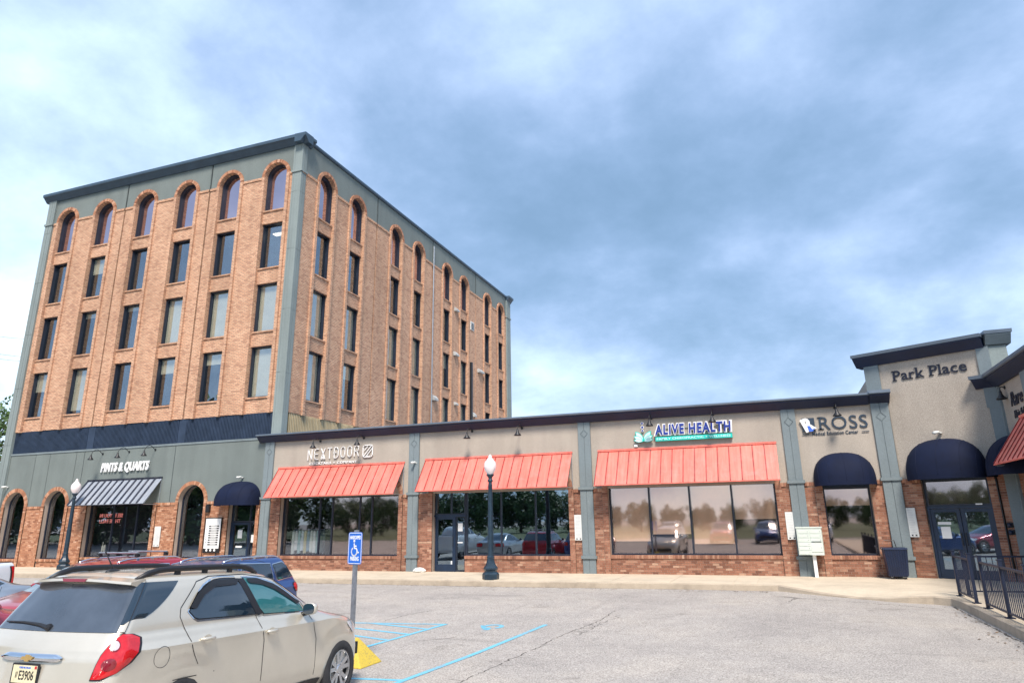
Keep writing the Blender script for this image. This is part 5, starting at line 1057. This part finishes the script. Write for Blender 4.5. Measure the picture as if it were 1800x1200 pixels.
def wheel_meshes(r_=.36, key='w'):
    if key in PM: return PM[key]
    t = MB(); t.lathe([(r_*.68, -.11), (r_*.80, -.12), (r_*.95, -.108), (r_, -.085), (r_, .085), (r_*.95, .108), (r_*.80, .12), (r_*.68, .11), (r_*.66, .06)], (0, 0, 0), 40, 'x')
    for i in range(40):
        a = 2*math.pi*i/40
        for hs in (-.05, .05): pass
    b = MB(); b.lathe([(r_*.68, -.10), (r_*.66, .095), (r_*.69, .112), (r_*.64, .105), (r_*.62, .05), (r_*.60, -.02), (0, -.03)], (0, 0, 0), 36, 'x')
    sp = MB(); R1 = r_*.645
    for i in range(5):
        for s_ in (-1, 1):
            a = 2*math.pi*i/5+s_*.17; a2 = 2*math.pi*i/5+s_*.25; P = []
            for (rr_, aa, w, x0, x1) in ((.05, a, .024, .03, .085), (R1, a2, .026, .035, .098)):
                c = (math.cos(aa)*rr_, math.sin(aa)*rr_); tn = (-math.sin(aa)*w, math.cos(aa)*w)
                P += [(x0, c[0]-tn[0], c[1]-tn[1]), (x1, c[0]-tn[0], c[1]-tn[1]), (x1, c[0]+tn[0], c[1]+tn[1]), (x0, c[0]+tn[0], c[1]+tn[1])]
            sp.box8(P)
    sp.lathe([(0, .10), (.045, .10), (.06, .085), (.06, .03), (0, .03)], (0, 0, 0), 20, 'x'); sp.lathe([(R1+.012, .108), (R1-.012, .104), (R1-.012, .07), (R1+.012, .07)], (0, 0, 0), 40, 'x')
    nutm = MB()
    for i in range(5): a = 2*math.pi*(i+.5)/5; nutm.lathe([(0, .092), (.012, .092), (.012, .05)], (0, math.cos(a)*.075, math.sin(a)*.075), 8, 'x')
    PM[key] = (t.mesh('tyre', TYRE, smooth=True), b.mesh('barrel', BLACK, smooth=True), sp.mesh('rim', ALU), nutm.mesh('lug_nuts', CHROME)); return PM[key]
def car(label, loc, rz, paint, L_=SUVL, wb=2.857, c=1.3, kind='suv', cat='suv', group=None, detail=False, pitch=0.0, name='parked_suv', hz=.36, rail=GALV, sg=None, sc=1.0, wins=None, trim=None):
    T = local(name, label, cat, loc, (pitch, 0, rz), group); T.scale = (sc, sc, sc); B = Body(L_, c, (0, wb), .038, hz)
    o = B.mesh().build('body', [paint, BLACK], T, smooth=True); fixn(o)
    cm = MB()
    for h in (0, wb):
        for s_ in (-1, 1): cm.lathe([(0, -.30), (.405, -.30), (.405, .35), (0, .35)], (s_*.85, h, hz+.015), 40, 'x')
    co = cm.build('cutter', BLACK); fixn(co); co.data.materials.clear(); co.data.materials.append(paint); co.data.materials.append(BLACK); co.data.polygons.foreach_set('material_index', [1]*len(co.data.polygons))
    md = o.modifiers.new('b', 'BOOLEAN'); md.operation = 'DIFFERENCE'; md.object = co; md.solver = 'EXACT'
    dg = bpy.context.evaluated_depsgraph_get(); dg.update(); nm = bpy.data.meshes.new_from_object(o.evaluated_get(dg)); o.modifiers.clear(); o.data = nm; bpy.data.objects.remove(co)
    if hasattr(nm, 'set_sharp_from_angle'): nm.set_sharp_from_angle(angle=R(38))
    w_ = L_[8][3]; W = wins or {}
    zb, zt, wl = 1.14, 1.59, .82
    for s_ in (1, -1):
        for nm_, poly, gl in W.get('side', ()):
            if trim: B.side(grow(poly, .030), .004, s_).build('window_trim', trim, T)
            f = B.side(grow(poly, .012), .0065, s_).build('window_frame', BLACK, T); B.side(poly, .010, s_).build('pane', gl, f)
        # door handles and shut lines
        for pts in W.get('cuts', ()): B.line(pts, .009, .0022, s_).build('shut_line', BLACK, T)
        for (u, z) in W.get('handles', ()):
            h = B.pt(z, B.a_u(z, u, s_), 0); x = h[0]
            m = MB(); m.lathe([(0, 0), (.045, .0), (.050, .006), (0, .006)], (0, 0, 0), 16, 'x'); m.v = [(x+s_*(q_[0]+.001), u-.02+q_[1]*1.2, z-.005+q_[2]*.9) for q_ in m.v]; hb = m.build('handle_recess', BLACK if not detail else paint, T)
            m = MB(); m.tube([(x+s_*.004, u-.115, z), (x+s_*.036, u-.09, z+.002), (x+s_*.040, u+.04, z+.002), (x+s_*.004, u+.07, z)], [.014, .017, .017, .014], 8); m.build('door_handle', paint, T, smooth=True)
    # rear glass, windscreen
    rg = W.get('rear')
    if rg:
        z0, z1, k = rg; rows = [(lerp(z0, z1, j/8),)*1 for j in range(9)]
        rr = []
        for j in range(9):
            z = lerp(z0, z1, j/8); wz = B.par(z)[2]; a = B.a_v(z, wz*k); rr.append((z, a, 2*math.pi-a))
        g_ = B.grid(rr, .006, 24).build('rear_window', CARGLR if detail else CARGL, T, smooth=True)
    fg = W.get('front')
    if fg:
        z0, z1, k = fg; rr = []
        for j in range(9): z = lerp(z0, z1, j/8); a = B.a_v(z, B.par(z)[2]*k, False); rr.append((z, -a, a))
        B.grid(rr, .006, 20).build('windscreen', CARGL, T, smooth=True)
    # wheels
    tm, bm_, sm, nm2 = wheel_meshes()
    for h in (0, wb):
        for s_ in (1, -1):
            wo_ = add_part('wheel', tm, T, (s_*.80, h, hz), (0, 0, 0 if s_ > 0 else math.pi)); wo_.rotation_euler = (R(20*s_), 0, 0 if s_ > 0 else math.pi)
            add_part('rim', sm, wo_); add_part('barrel', bm_, wo_); add_part('lug_nuts', nm2, wo_)['kind'] = 'stuff'
    # lamps
    for s_ in (1, -1):
        tl = W.get('tail')
        if tl:
            rr = []
            for (z, uf_, vi) in tl: a1 = B.a_u(z, uf_, 1); a0 = B.a_v(z, vi); rr.append((z, a1*s_, a0*s_))
            t_ = B.grid(rr, .012, 16).build('tail_light', REDL, T, smooth=True)
            if detail: t_['label'] = 'red teardrop tail light with a clear round reverse lamp'
            rr2 = [(z+(-.012 if i == 0 else .012 if i == len(tl)-1 else 0), a+(-.010*s_), b+.012*s_) for i, (z, a, b) in enumerate(rr)]; B.grid(rr2, .006, 16).build('lamp_seal', BLACK, T, smooth=True)
        hl = W.get('head')
        if hl: B.grid([(z, B.a_u(z, u_, s_), B.a_v(z, v_, False)*s_) for z, u_, v_ in hl], .01, 10).build('headlight', plain('headlight lens', (.62, .66, .70), .1, coat=1, var=.1, scale=15), T, smooth=True)
        # mirror
        mz, mu = W.get('mirror', (1.14, 1.98)); x = B.pt(mz, B.a_u(mz, mu))[0]
        m = MB(); m.lathe([(0, -.075), (.05, -.07), (.085, -.035), (.09, .0), (.086, .035), (0, .035)], (0, 0, 0), 16); m.v = [(s_*(x+.135+math.copysign(abs(q_[0])**.75*.55, q_[0])), mu-q_[2], mz+.045+math.copysign(abs(q_[1])**.75*.42, q_[1])) for q_ in m.v]; mo_ = m.build('mirror', paint, T, smooth=True); fixn(mo_)
        m = MB(); m.tube([(s_*(x-.02), mu+.02, mz-.03), (s_*(x+.09), mu+.02, mz+.0)], .03, 8); m.build('mirror_arm', BLACK, mo_); m = MB(); m.lathe([(0, .0), (.078, 0), (.078, .006), (0, .006)], (0, 0, 0), 16); m.v = [(s_*(x+.135+math.copysign(abs(q_[0])**.75*.55, q_[0])), mu-.036-q_[2], mz+.045+math.copysign(abs(q_[1])**.75*.42, q_[1])) for q_ in m.v]; m.build('mirror_glass', CARGL, mo_)
    # sill cladding and lower bumper
    for s_ in (1, -1): B.side([(.46, .24), (wb-.46, .24), (wb-.46, .33), (.46, .33)], .008, s_).build('sill', BLACK, T)
    g = MB(); g.box(-.60, .60, L_[3][1]-.03, L_[3][1]+.002, .42, .58); g.build('grille', BLACK, T)
    if W.get('rails'):
        z0, u0, u1, v = W['rails']
        for s_ in (1, -1):
            n = 14; pts = []
            for i in range(n+1): t = i/n; u = lerp(u0, u1, t); e = min(1, t*6, (1-t)*6); pts.append((s_*(v-.03*abs(2*t-1)**3), u, z0+(.050 if detail else .03)*math.sin(e*math.pi/2)-.04*abs(2*t-1)**4))
            r_ = MB(); r_.tube(pts, [.018]+[.030 if detail else .018]*(n-1)+[.018], 8); ro = r_.build('roof_rail', rail, T, smooth=True)
            for t in (.28, .5, .72): u = lerp(u0, u1, t); f = MB(); f.box(s_*v-.018, s_*v+.012, u-.03, u+.03, z0-.05, z0+(.035 if detail else .015)); f.build('rail_foot', rail, ro)
    return T, B
SUVW = {'side': [('a', [(.09, 1.29), (.17, 1.215), (1.08, 1.185), (.86, 1.575), (.62, 1.582), (.46, 1.568), (.30, 1.50)], CARGL), ('b', [(.97, 1.578), (1.20, 1.18), (2.03, 1.145), (1.93, 1.25), (1.72, 1.38), (1.50, 1.48), (1.22, 1.555)], CARGL)],
        'cuts': [[(1.02, 1.60), (1.09, 1.17), (1.20, .90), (1.22, .34)], [(2.12, 1.09), (2.26, .80), (2.28, .30)], [(-.02, 1.33), (-.04, 1.25), (.04, 1.06), (.16, .80)], [(-.02, 1.33), (.24, 1.57), (.45, 1.615), (1.02, 1.615), (1.5, 1.555), (2.0, 1.25), (2.12, 1.09)]],
        'handles': [(.30, 1.02), (1.33, .985)], 'rear': (1.175, 1.575, .90), 'front': (1.13, 1.58, .90), 'tail': [(.81, -.86, .69), (.85, -.77, .70), (.92, -.66, .715), (1.0, -.585, .735), (1.07, -.55, .755), (1.12, -.54, .775), (1.155, -.62, .79), (1.165, -.74, .80)], 'head': [(.78, 3.15, .55), (.86, 3.05, .58), (.93, 2.98, .62)],
        'rails': (1.655, -.44, 1.35, .60), 'mirror': (1.13, 1.98)}
TANP = carpaint('champagne paint', (0.63, 0.59, 0.50), .45, .28)
TANC, BT = car('champagne tan suv with dark tinted windows, parked in the foreground', (-6.608, 5.836, -.1343), .0284, TANP, wins=SUVW, detail=True, pitch=-.0352, rail=BLACK, trim=CHROME)
# ---- extra parts of the foreground suv
QP = [(-.80, 1.215), (-.69, 1.22), (-.45, 1.25), (-.20, 1.38), (-.04, 1.585), (-.30, 1.592), (-.52, 1.592)]
for s_ in (1, -1):
    rr = []
    for j in range(9):
        z = lerp(1.235, 1.59, j/8); t = (z-1.235)/.355; uf_ = -.68+.68*(t**.55) if t > 0 else -.68; rr.append((z, BT.a_u(z, uf_, s_), BT.a_v(z, BT.par(z)[2]*.90)*s_))
    BT.grid(rr, .0045, 20).build('quarter_window', CARGL, TANC, smooth=True)
    # seam between hatch and body
    for j in range(8):
        pass
    m = MB(); pr = None
    for j in range(13):
        z = lerp(1.165, 1.60, j/12); a = BT.a_v(z, BT.par(z)[2]*.955)*s_; p = [BT.pt(z, a, .010), BT.pt(z, a+.016*s_, .010)]
        if pr: m.q(pr[0], pr[1], p[1], p[0])
        pr = p
    m.build('hatch_seam', BLACK, TANC)
    # visors over the side windows
    BT.side([(.10, 1.33), (.22, 1.46), (.46, 1.575), (.86, 1.578), (.83, 1.515), (.48, 1.505), (.30, 1.43), (.17, 1.30)], .022, s_, 14).build('window_visor', BLACK, TANC)
    BT.side([(1.0, 1.57), (1.22, 1.555), (1.50, 1.485), (1.93, 1.255), (1.88, 1.235), (1.48, 1.425), (1.25, 1.495), (1.02, 1.52)], .022, s_, 14).build('window_visor', BLACK, TANC)
    BT.side([(1.10, 1.16), (1.20, 1.185), (.97, 1.575), (.86, 1.575)][::1], .012, s_, 10).build('door_pillar', BLACK, TANC)
    a = BT.a_v(1.10, .79)*s_; p = BT.pt(1.10, BT.a_u(1.10, -.83, s_), .016)
m = MB(); 
for i in range(25):
    a, b = 2*math.pi*i/24, 2*math.pi*(i+1)/24
    if i < 24: BQ = [(-.29+.095*math.cos(x)*k, .92+.095*math.sin(x)*k) for x, k in ((a, 1), (b, 1), (b, .95), (a, .95))]; m.q(*[BT.pt(z, BT.a_u(z, u), .002) for u, z in BQ])
m.build('fuel_door', BLACK, TANC)
# teal front door pane
for o in kids(TANC):
    if o.name.startswith('window_frame'):
        for c_ in kids(o):
            if max(v.co.y for v in c_.data.vertices) > 1.5: c_.data.materials[0] = CARGL2; c_['label'] = 'clear green tinted front door glass'
# reverse lamp, lens ribs
def disc(B, t, z, rad, off, mat, name, parent, ry=1.0):
    a0 = B.a_u(z, -.54); a1 = B.a_v(z, .75); ac = lerp(a0, a1, t); m = MB(); P0, P1 = Vector(B.pt(z, ac-.05)), Vector(B.pt(z, ac+.05)); ka = .1/(P1-P0).length
    for k1, k0 in ((1, .66), (.66, .33), (.33, 0)):
        for i in range(24):
            A, B2 = 2*math.pi*i/24, 2*math.pi*(i+1)/24; f = lambda an, k: B.pt(z+rad*k*math.sin(an)*ry, ac+ka*rad*k*math.cos(an), off+.001*(1-k))
            m.q(f(A, k1), f(B2, k1), f(B2, k0), f(A, k0))
    m.build(name, mat, parent)
tls = [o for o in kids(TANC) if o.name.startswith('tail_light')]; tl0 = [o for o in tls if sum(v.co.x for v in o.data.vertices) > 0][0]
disc(BT, .74, 1.075, .038, .016, plain('clear lens', (.50, .46, .50), .12, coat=1, var=.25, scale=40), 'reverse_lamp', tl0); disc(BT, .74, 1.075, .047, .0145, REDL2, 'lamp_ring', tl0); disc(BT, .72, .925, .062, .015, REDL2, 'brake_lamp', tl0, .8)
# spoiler and high brake light
m = MB(); NS = 20
for i in range(NS+1):
    v = lerp(-.64, .64, i/NS); e = 1-(abs(v)/.64)**4*.6; yb = -.50-.13*e; zt_ = 1.640-.035*(v/.66)**2
    m.v += [(v, -.38, zt_+.012), (v, yb, zt_-.012), (v, yb-.005, zt_-.035), (v, yb+.07, zt_-.055), (v, -.40, zt_-.05)]
for i in range(NS):
    for j in range(5): a = i*5+j; b = i*5+(j+1) % 5; m.f.append((a, b, b+5, a+5)); m.mi.append(0)
m.f += [(0, 1, 2, 3, 4), tuple(NS*5+k for k in (4, 3, 2, 1, 0))]; m.mi += [0, 0]; sp_ = m.build('spoiler', TANP, TANC, smooth=True, fix=True); sp_.data.set_sharp_from_angle(angle=R(35))
m = MB(); m.box8([(-.14, -.640, 1.598), (.14, -.640, 1.598), (.14, -.60, 1.598), (-.14, -.60, 1.598), (-.16, -.637, 1.626), (.16, -.637, 1.626), (.16, -.60, 1.626), (-.16, -.60, 1.626)]); m.build('high_brake_light', REDL2, sp_)
# wiper, chrome bar, emblem, plate
m = MB(); P = [BT.pt(z, BT.a_v(z, v), .022) for v, z in ((.02, 1.205), (-.12, 1.228), (-.34, 1.24), (-.62, 1.235))]; m.tube(P, [.020, .015, .010, .006], 6); w_ = m.build('wiper', BLACK, TANC); m = MB(); m.lathe([(0, 0), (.035, 0), (.030, .03), (0, .04)], (0, 0, 0), 12); c = BT.pt(1.205, BT.a_v(1.205, .02), .0); m.v = [(c[0]+q_[0], c[1]-q_[2], c[2]+q_[1]) for q_ in m.v]; m.build('wiper_cap', BLACK, w_)
m = MB(); n = 18
for i in range(n+1):
    v = lerp(-.37, .37, i/n); e = .035*min(1, (1-abs(v)/.37)*5+.25); y = BT.pt(.96, BT.a_v(.96, abs(v) if v >= 0 else v))[1]
    y = BT.pt(.96, BT.a_v(.96, v if abs(v) > 1e-3 else 1e-3))[1]; m.v += [(v, y-.004, .965+e), (v, y-.030, .965+e*.4), (v, y-.030, .965-e*.6), (v, y-.004, .965-e)]
for i in range(n):
    for j in range(3): a = i*4+j; m.f.append((a, a+1, a+5, a+4)); m.mi.append(0)
cb = m.build('chrome_bar', CHROME, TANC, smooth=True, fix=True)
GOLD = plain('gold emblem', (.62, .42, .16), .3, .7, var=.1, scale=30); yb = BT.pt(.965, math.pi)[1]-.034
class FB:
    def p(s, u, z, d=0): return (u, yb-d, z)
m = MB(); m.prism(FB(), [(-.075, .950), (-.062, .977), (-.022, .977), (-.022, .992), (.028, .992), (.028, .977), (.070, .977), (.060, .950), (.022, .950), (.022, .936), (-.028, .936), (-.028, .950)], 0, .010); m.build('emblem', GOLD, cb)
yb = BT.pt(.82, math.pi)[1]-.004; m = MB(); m.prism(FB(), rrect(-.165, .165, .745, .92, .012), 0, .012); pl = m.build('number_plate', BLACK, TANC); yb -= .012
m = MB(); m.prism(FB(), [(-.148, .760), (.148, .760), (.148, .905), (-.148, .905)], 0, .003); m.build('plate_face', plain('cream plate', (.66, .60, .40), .4, var=.15, scale=18, obj=True), pl); yb -= .003
letters('plate_letter', 'E3906', FB(), -.062, .118, .785, .862, 0, .002, BLACK, pl, bold=.012, split=True); letters('plate_letter', 'PURE MICHIGAN', FB(), -.07, .07, .878, .894, 0, .002, MIDB, pl, bold=.02, split=False)
letters('plate_letter', '& V', FB(), -.105, -.080, .80, .85, 0, .002, BLACK, pl, split=False); m = MB(); m.prism(FB(), [(.118, .878), (.144, .878), (.144, .902), (.118, .902)], 0, .002); m.build('plate_sticker', REDL, pl)
# aerial and hatch line over the plate recess
m = MB(); m.lathe([(0, 0), (.055, 0), (.045, .018), (.02, .034), (0, .036)], (0, 0, 0), 14); m.v = [(.02+q_[0]*.8, -.22+q_[1]*1.7, 1.672+q_[2]) for q_ in m.v]; ae = m.build('aerial', BLACK, TANC, smooth=True); m = MB(); m.tube([(.02, -.22, 1.70), (.02, -.34, 1.86)], [.008, .005], 6); m.tube([(.02, -.34, 1.86), (.02, -.352, 1.876)], .008, 6); m.build('aerial_rod', BLACK, ae)
for z in (.70, .56):
    m = MB(); pr = None
    for i in range(31):
        a = lerp(math.pi-1.3, math.pi+1.3, i/30); p = [BT.pt(z, a, .002), BT.pt(z-.008, a, .002)]
        if pr: m.q(pr[0], p[0], p[1], pr[1])
        pr = p
    m.build('bumper_line', BLACK, TANC)
# other suvs : simpler side glass, all in one row facing the camera
SW2 = dict(SUVW); SW2['side'] = [('q', [(-.62, 1.22), (-.10, 1.18), (-.02, 1.50), (-.36, 1.53), (-.52, 1.42)], CARGL), ('a', [(.04, 1.18), (1.02, 1.165), (.96, 1.56), (.06, 1.52)], CARGL), ('b', [(1.08, 1.56), (1.12, 1.165), (2.03, 1.145), (1.93, 1.25), (1.50, 1.48)], CARGL)]
SW2['tail'] = [(.90, -.70, .62), (.98, -.62, .60), (1.04, -.60, .62), (1.08, -.64, .70)]
BLUP = carpaint('deep blue paint', (0.016, 0.060, 0.215), .35, .28); REDPT = carpaint('crimson paint', (0.36, 0.010, 0.022), .3, .28); SILP = carpaint('silver paint', (0.42, 0.46, 0.50), .7, .3); WHP = carpaint('white truck paint', (0.66, 0.70, 0.74), .1, .3); ROSEP = carpaint('rose red paint', (0.42, 0.045, 0.075), .45, .25)
cachekids()
BLC, BB = car('deep blue suv with chrome roof rails, parked behind the foreground suv', (-10.62, 12.35, -.19), math.pi, BLUP, wins=SW2, rail=CHROME, trim=CHROME, sc=.925)
m = MB(); B_ = BB; m = BB.grid([(lerp(1.655, 1.677, j/4), -R(120), R(120)) for j in range(5)], .004, 20); m.build('glass_roof', CARGL, BLC, smooth=True)
RDC, BR_ = car('crimson suv with silver roof bars, beside the deep blue one', (-13.15, 12.2, -.20), math.pi, REDPT, wins=SW2, rail=CHROME, trim=CHROME, sc=.925)
for u in (.05, .85):
    m = MB(); m.tube([(-.60, u, 1.80), (.60, u, 1.80)], .020, 8); b_ = m.build('roof_bar', GALV, RDC)
    for s_ in (-.57, .57): m = MB(); m.box(s_-.035, s_+.035, u-.04, u+.04, 1.71, 1.785); m.build('bar_foot', BLACK, b_)
SEDL = [(.20, 3.55, -.88, .78, 3, 4), (.32, 3.68, -1.02, .85, 3, 4), (.50, 3.74, -1.06, .88, 3, 4), (.66, 3.70, -1.06, .89, 3, 4), (.78, 3.55, -1.05, .89, 3, 4), (.86, 3.2, -1.04, .875, 3, 4), (.92, 2.85, -1.02, .86, 3.2, 4), (.96, 2.62, -.98, .845, 3.5, 4), (.995, 2.5, -.72, .83, 4, 4), (1.03, 2.38, -.50, .80, 4, 4), (1.12, 2.12, -.30, .76, 4, 4), (1.22, 1.86, -.08, .72, 4, 4), (1.32, 1.6, .16, .67, 4, 4), (1.39, 1.36, .42, .61, 4, 4), (1.43, 1.1, .66, .48, 4, 4), (1.45, .95, .85, .25, 3, 3)]
SEDW = {'side': [('a', [(-.12, 1.06), (.02, 1.03), (.95, 1.01), (.92, 1.365), (.50, 1.34), (.15, 1.19)], CARGL), ('b', [(1.0, 1.365), (1.04, 1.01), (2.0, .995), (1.86, 1.11), (1.45, 1.31)], CARGL)], 'cuts': [[(.98, 1.38), (1.0, .9), (1.0, .3)], [(2.05, .97), (2.05, .3)], [(-.05, 1.0), (.1, .75)]], 'handles': [(.2, .86), (1.22, .85)],
        'rear': (1.01, 1.37, .88), 'front': (1.0, 1.38, .9), 'tail': [(.72, -.80, .45), (.80, -.74, .42), (.86, -.72, .42), (.90, -.80, .5)], 'head': [(.62, 3.2, .5), (.70, 3.1, .5), (.76, 3.0, .55)], 'mirror': (1.0, 1.95)}
car('silver sedan parked left of the crimson suv, its boot toward the shops', (-16.45, 10.75, -.19), math.pi, SILP, SEDL, 2.75, wins=SEDW, name='parked_sedan', cat='sedan', hz=.33, trim=CHROME)
car('rose red sedan parked nose out, left of the foreground suv', (-11.35, 5.2, -.12), .03, ROSEP, SEDL, 2.75, wins=SEDW, name='parked_sedan', cat='sedan', hz=.33, trim=CHROME)
# white pickup truck
PKL = [(.40, 3.9, -1.05, .88, 4, 12), (.55, 4.05, -1.12, .95, 4, 12), (.75, 4.08, -1.12, .97, 4, 14), (.95, 4.05, -1.12, .98, 4, 14), (1.10, 3.98, -1.11, .98, 4, 14), (1.22, 3.5, -1.10, .97, 5, 14), (1.28, 2.9, -1.10, .96, 8, 14), (1.31, 2.6, -1.09, .95, 8, 14), (1.34, 2.4, -1.08, .93, 8, 14), (1.36, 2.3, -1.06, .91, 8, 14)]
PKW = {'tail': [(.82, -.98, .86), (1.0, -.98, .86), (1.15, -.97, .85), (1.27, -.93, .82)], 'head': [(.85, 3.7, .6), (.95, 3.6, .6), (1.05, 3.6, .65)], 'cuts': [[(.72, 1.34), (.72, .45)], [(1.65, 1.34), (1.65, .45)], [(2.6, 1.28), (2.6, .45)]], 'handles': [(.9, 1.18), (1.85, 1.18)], 'mirror': (1.33, 2.3)}
PKC, BPk = car('white pickup truck parked farthest left with a tall red tail light', (-19.10, 11.75, -.19), math.pi, WHP, PKL, 3.3, 1.4, wins=PKW, name='pickup_truck', cat='pickup truck', hz=.42)
CABL = [(1.34, 2.55, .62, .88, 6, 8), (1.40, 2.42, .64, .86, 6, 8), (1.55, 2.18, .68, .81, 6, 8), (1.70, 1.95, .74, .75, 6, 8), (1.80, 1.78, .82, .68, 5, 6), (1.85, 1.6, .95, .55, 4, 5), (1.87, 1.45, 1.1, .3, 3, 3)]
BC = Body(CABL, 1.4, (), 0); cb_ = BC.mesh(sub=2).build('cab', WHP, PKC, smooth=True); fixn(cb_)
for s_ in (1, -1): BC.side([(.78, 1.42), (1.36, 1.42), (1.36, 1.74), (.86, 1.74)], .006, s_).build('pane', CARGL, cb_); BC.side([(1.44, 1.42), (2.25, 1.42), (1.98, 1.62), (1.80, 1.74), (1.44, 1.74)], .006, s_).build('pane', CARGL, cb_)
m = MB(); m.box(-.80, .80, -1.0, .55, 1.355, 1.366); m.build('dark_bed_opening', BLACK, PKC)  # open bed as a flat dark sheet, its shade put into the colour
# ================================================================== trees
LEAF = leafmat('summer leaves', (0.055, 0.110, 0.028)); BARK = plain('bark', (.09, .065, .045), .9, var=.3, scale=6, bump=.5, bscale=12, obj=True)
def tree_parts(seed, H=10.0, CR=4.2, nl=52, per=75, low=False):
    rnd = random.Random(seed); T = MB(); tips = []
    T.tube([(0, 0, 0), (.05, .02, H*.18), (-.05, .05, H*.38), (.08, 0, H*.60), (.02, .05, H*.80)], [.30, .24, .19, .12, .05], 9)
    for i in range(13):
        z0 = H*rnd.uniform(.22, .70); a = rnd.uniform(0, 6.28); l_ = CR*rnd.uniform(.55, .95); e = (l_*math.cos(a), l_*math.sin(a), z0+H*rnd.uniform(.08, .26)); T.tube([(0, 0, z0), (e[0]*.5, e[1]*.5, z0+(e[2]-z0)*.35), e], [.09, .06, .02], 6); tips.append(e)
    m = MB()
    for i in range(nl):
        if i < len(tips): c = Vector(tips[i])
        else:
            while True:
                v = Vector((rnd.uniform(-1, 1), rnd.uniform(-1, 1), rnd.uniform(-1, 1)))
                if .35 < v.length < 1: break
            c = Vector((v.x*CR*.88, v.y*CR*.88, H*(.50 if low else .60)+v.z*H*(.46 if low else .36)))
        r_ = rnd.uniform(.65, 1.25)*CR/4.2
        for k in range(per):
            d = Vector((rnd.gauss(0, 1), rnd.gauss(0, 1), rnd.gauss(0, .75))); d = d.normalized()*r_*rnd.uniform(.45, 1.0)**.6; p = c+d; s_ = rnd.uniform(.09, .17)*(1.9 if low else 1)
            a = Vector((rnd.gauss(0, 1), rnd.gauss(0, 1), rnd.gauss(0, 1))).normalized(); b = a.orthogonal().normalized(); m.q(tuple(p-a*s_), tuple(p+b*s_*.6), tuple(p+a*s_), tuple(p-b*s_*.6))
    return T.mesh('trunk', BARK, smooth=True), m.mesh('crown', LEAF)
TP = [tree_parts(3), tree_parts(8)]
def tree(loc, label, k=0, sc=1.0, rz=0.0, group='trees around the lot'):
    T = local('tree', label, 'tree', loc, (0, 0, rz), group); T.scale = (sc, sc, sc); add_part('trunk', TP[k][0], T); add_part('crown', TP[k][1], T); return T
def far(px_, py_, Y): d = pxdir(px_, py_); d = d*(Y/d.y); return (d.x, d.y, 0)
tree(far(-52, 900, 44), 'leafy green tree at the far left edge behind the tower', 0, 1.42, .5); tree(far(-14, 900, 62), 'smaller green tree low behind the tower at left', 1, 1.15, 2.1)
GR = plain('grass', (.085, .105, .045), .95, var=.3, scale=2, bump=.5, bscale=30); m = MB(); m.q((-200, -140, .135+.01), (200, -140, .15), (200, -17, .125), (-200, -17, .125)); tag(m.build('grass_verge', GR), 'grass strip behind the lot', kind='structure')
TP.append(tree_parts(21, 9.0, 4.6, 80, 62, True))
ordn = ('first', 'second', 'third', 'fourth', 'fifth', 'sixth', 'seventh', 'eighth', 'ninth', 'tenth', 'eleventh', 'twelfth')
for i in range(10): tree((-97+i*5.4, -10+random.uniform(-2.5, 2.5), .1), 'tall dense tree mirrored in the tavern windows, %s from the left' % ordn[i], 2, random.uniform(1.3, 1.7), i*2.1, group='tall trees mirrored in the tavern windows')
for i in range(8): tree((-53+i*3.9, -50+random.uniform(-3, 3), .1), 'bushy tree mirrored in the blue glass, %s from the left' % ordn[i], 2, .52+.30*math.sin(math.pi*(i+.6)/8), i*1.7, group='bushy trees mirrored in the blue glass')
for i in range(12): tree((-24+i*4.4, -56+random.uniform(-3, 3), .1), 'low tree mirrored in the bronze glass, %s from the left' % ordn[i], 2, random.uniform(.38, .52), i*2.7, group='low trees mirrored in the bronze glass')
for i in range(6): tree((-84+i*5.6, -42+random.uniform(-2, 2), .1), 'low tree mirrored in the first shop window, %s from the left' % ordn[i], 2, random.uniform(.45, .7), i*2.2, group='low trees mirrored in the first shop window')
cachekids()
for o, loc, rz, lb in ((BLC, (-1.2, -7.5, .07), 0.0, 'deep blue suv behind the camera, seen only in reflections'), (RDC, (-4.4, -7.8, .07), 0.03, 'crimson suv behind the camera, seen only in reflections'), (TANC, (-8.4, -7.6, .07), 0.0, 'champagne suv behind the camera, seen only in reflections'), (PKC, (2.2, -7.2, .07), 0.0, 'white pickup behind the camera, seen only in reflections')):
    copytree(o, loc, (0, 0, rz), label=lb)
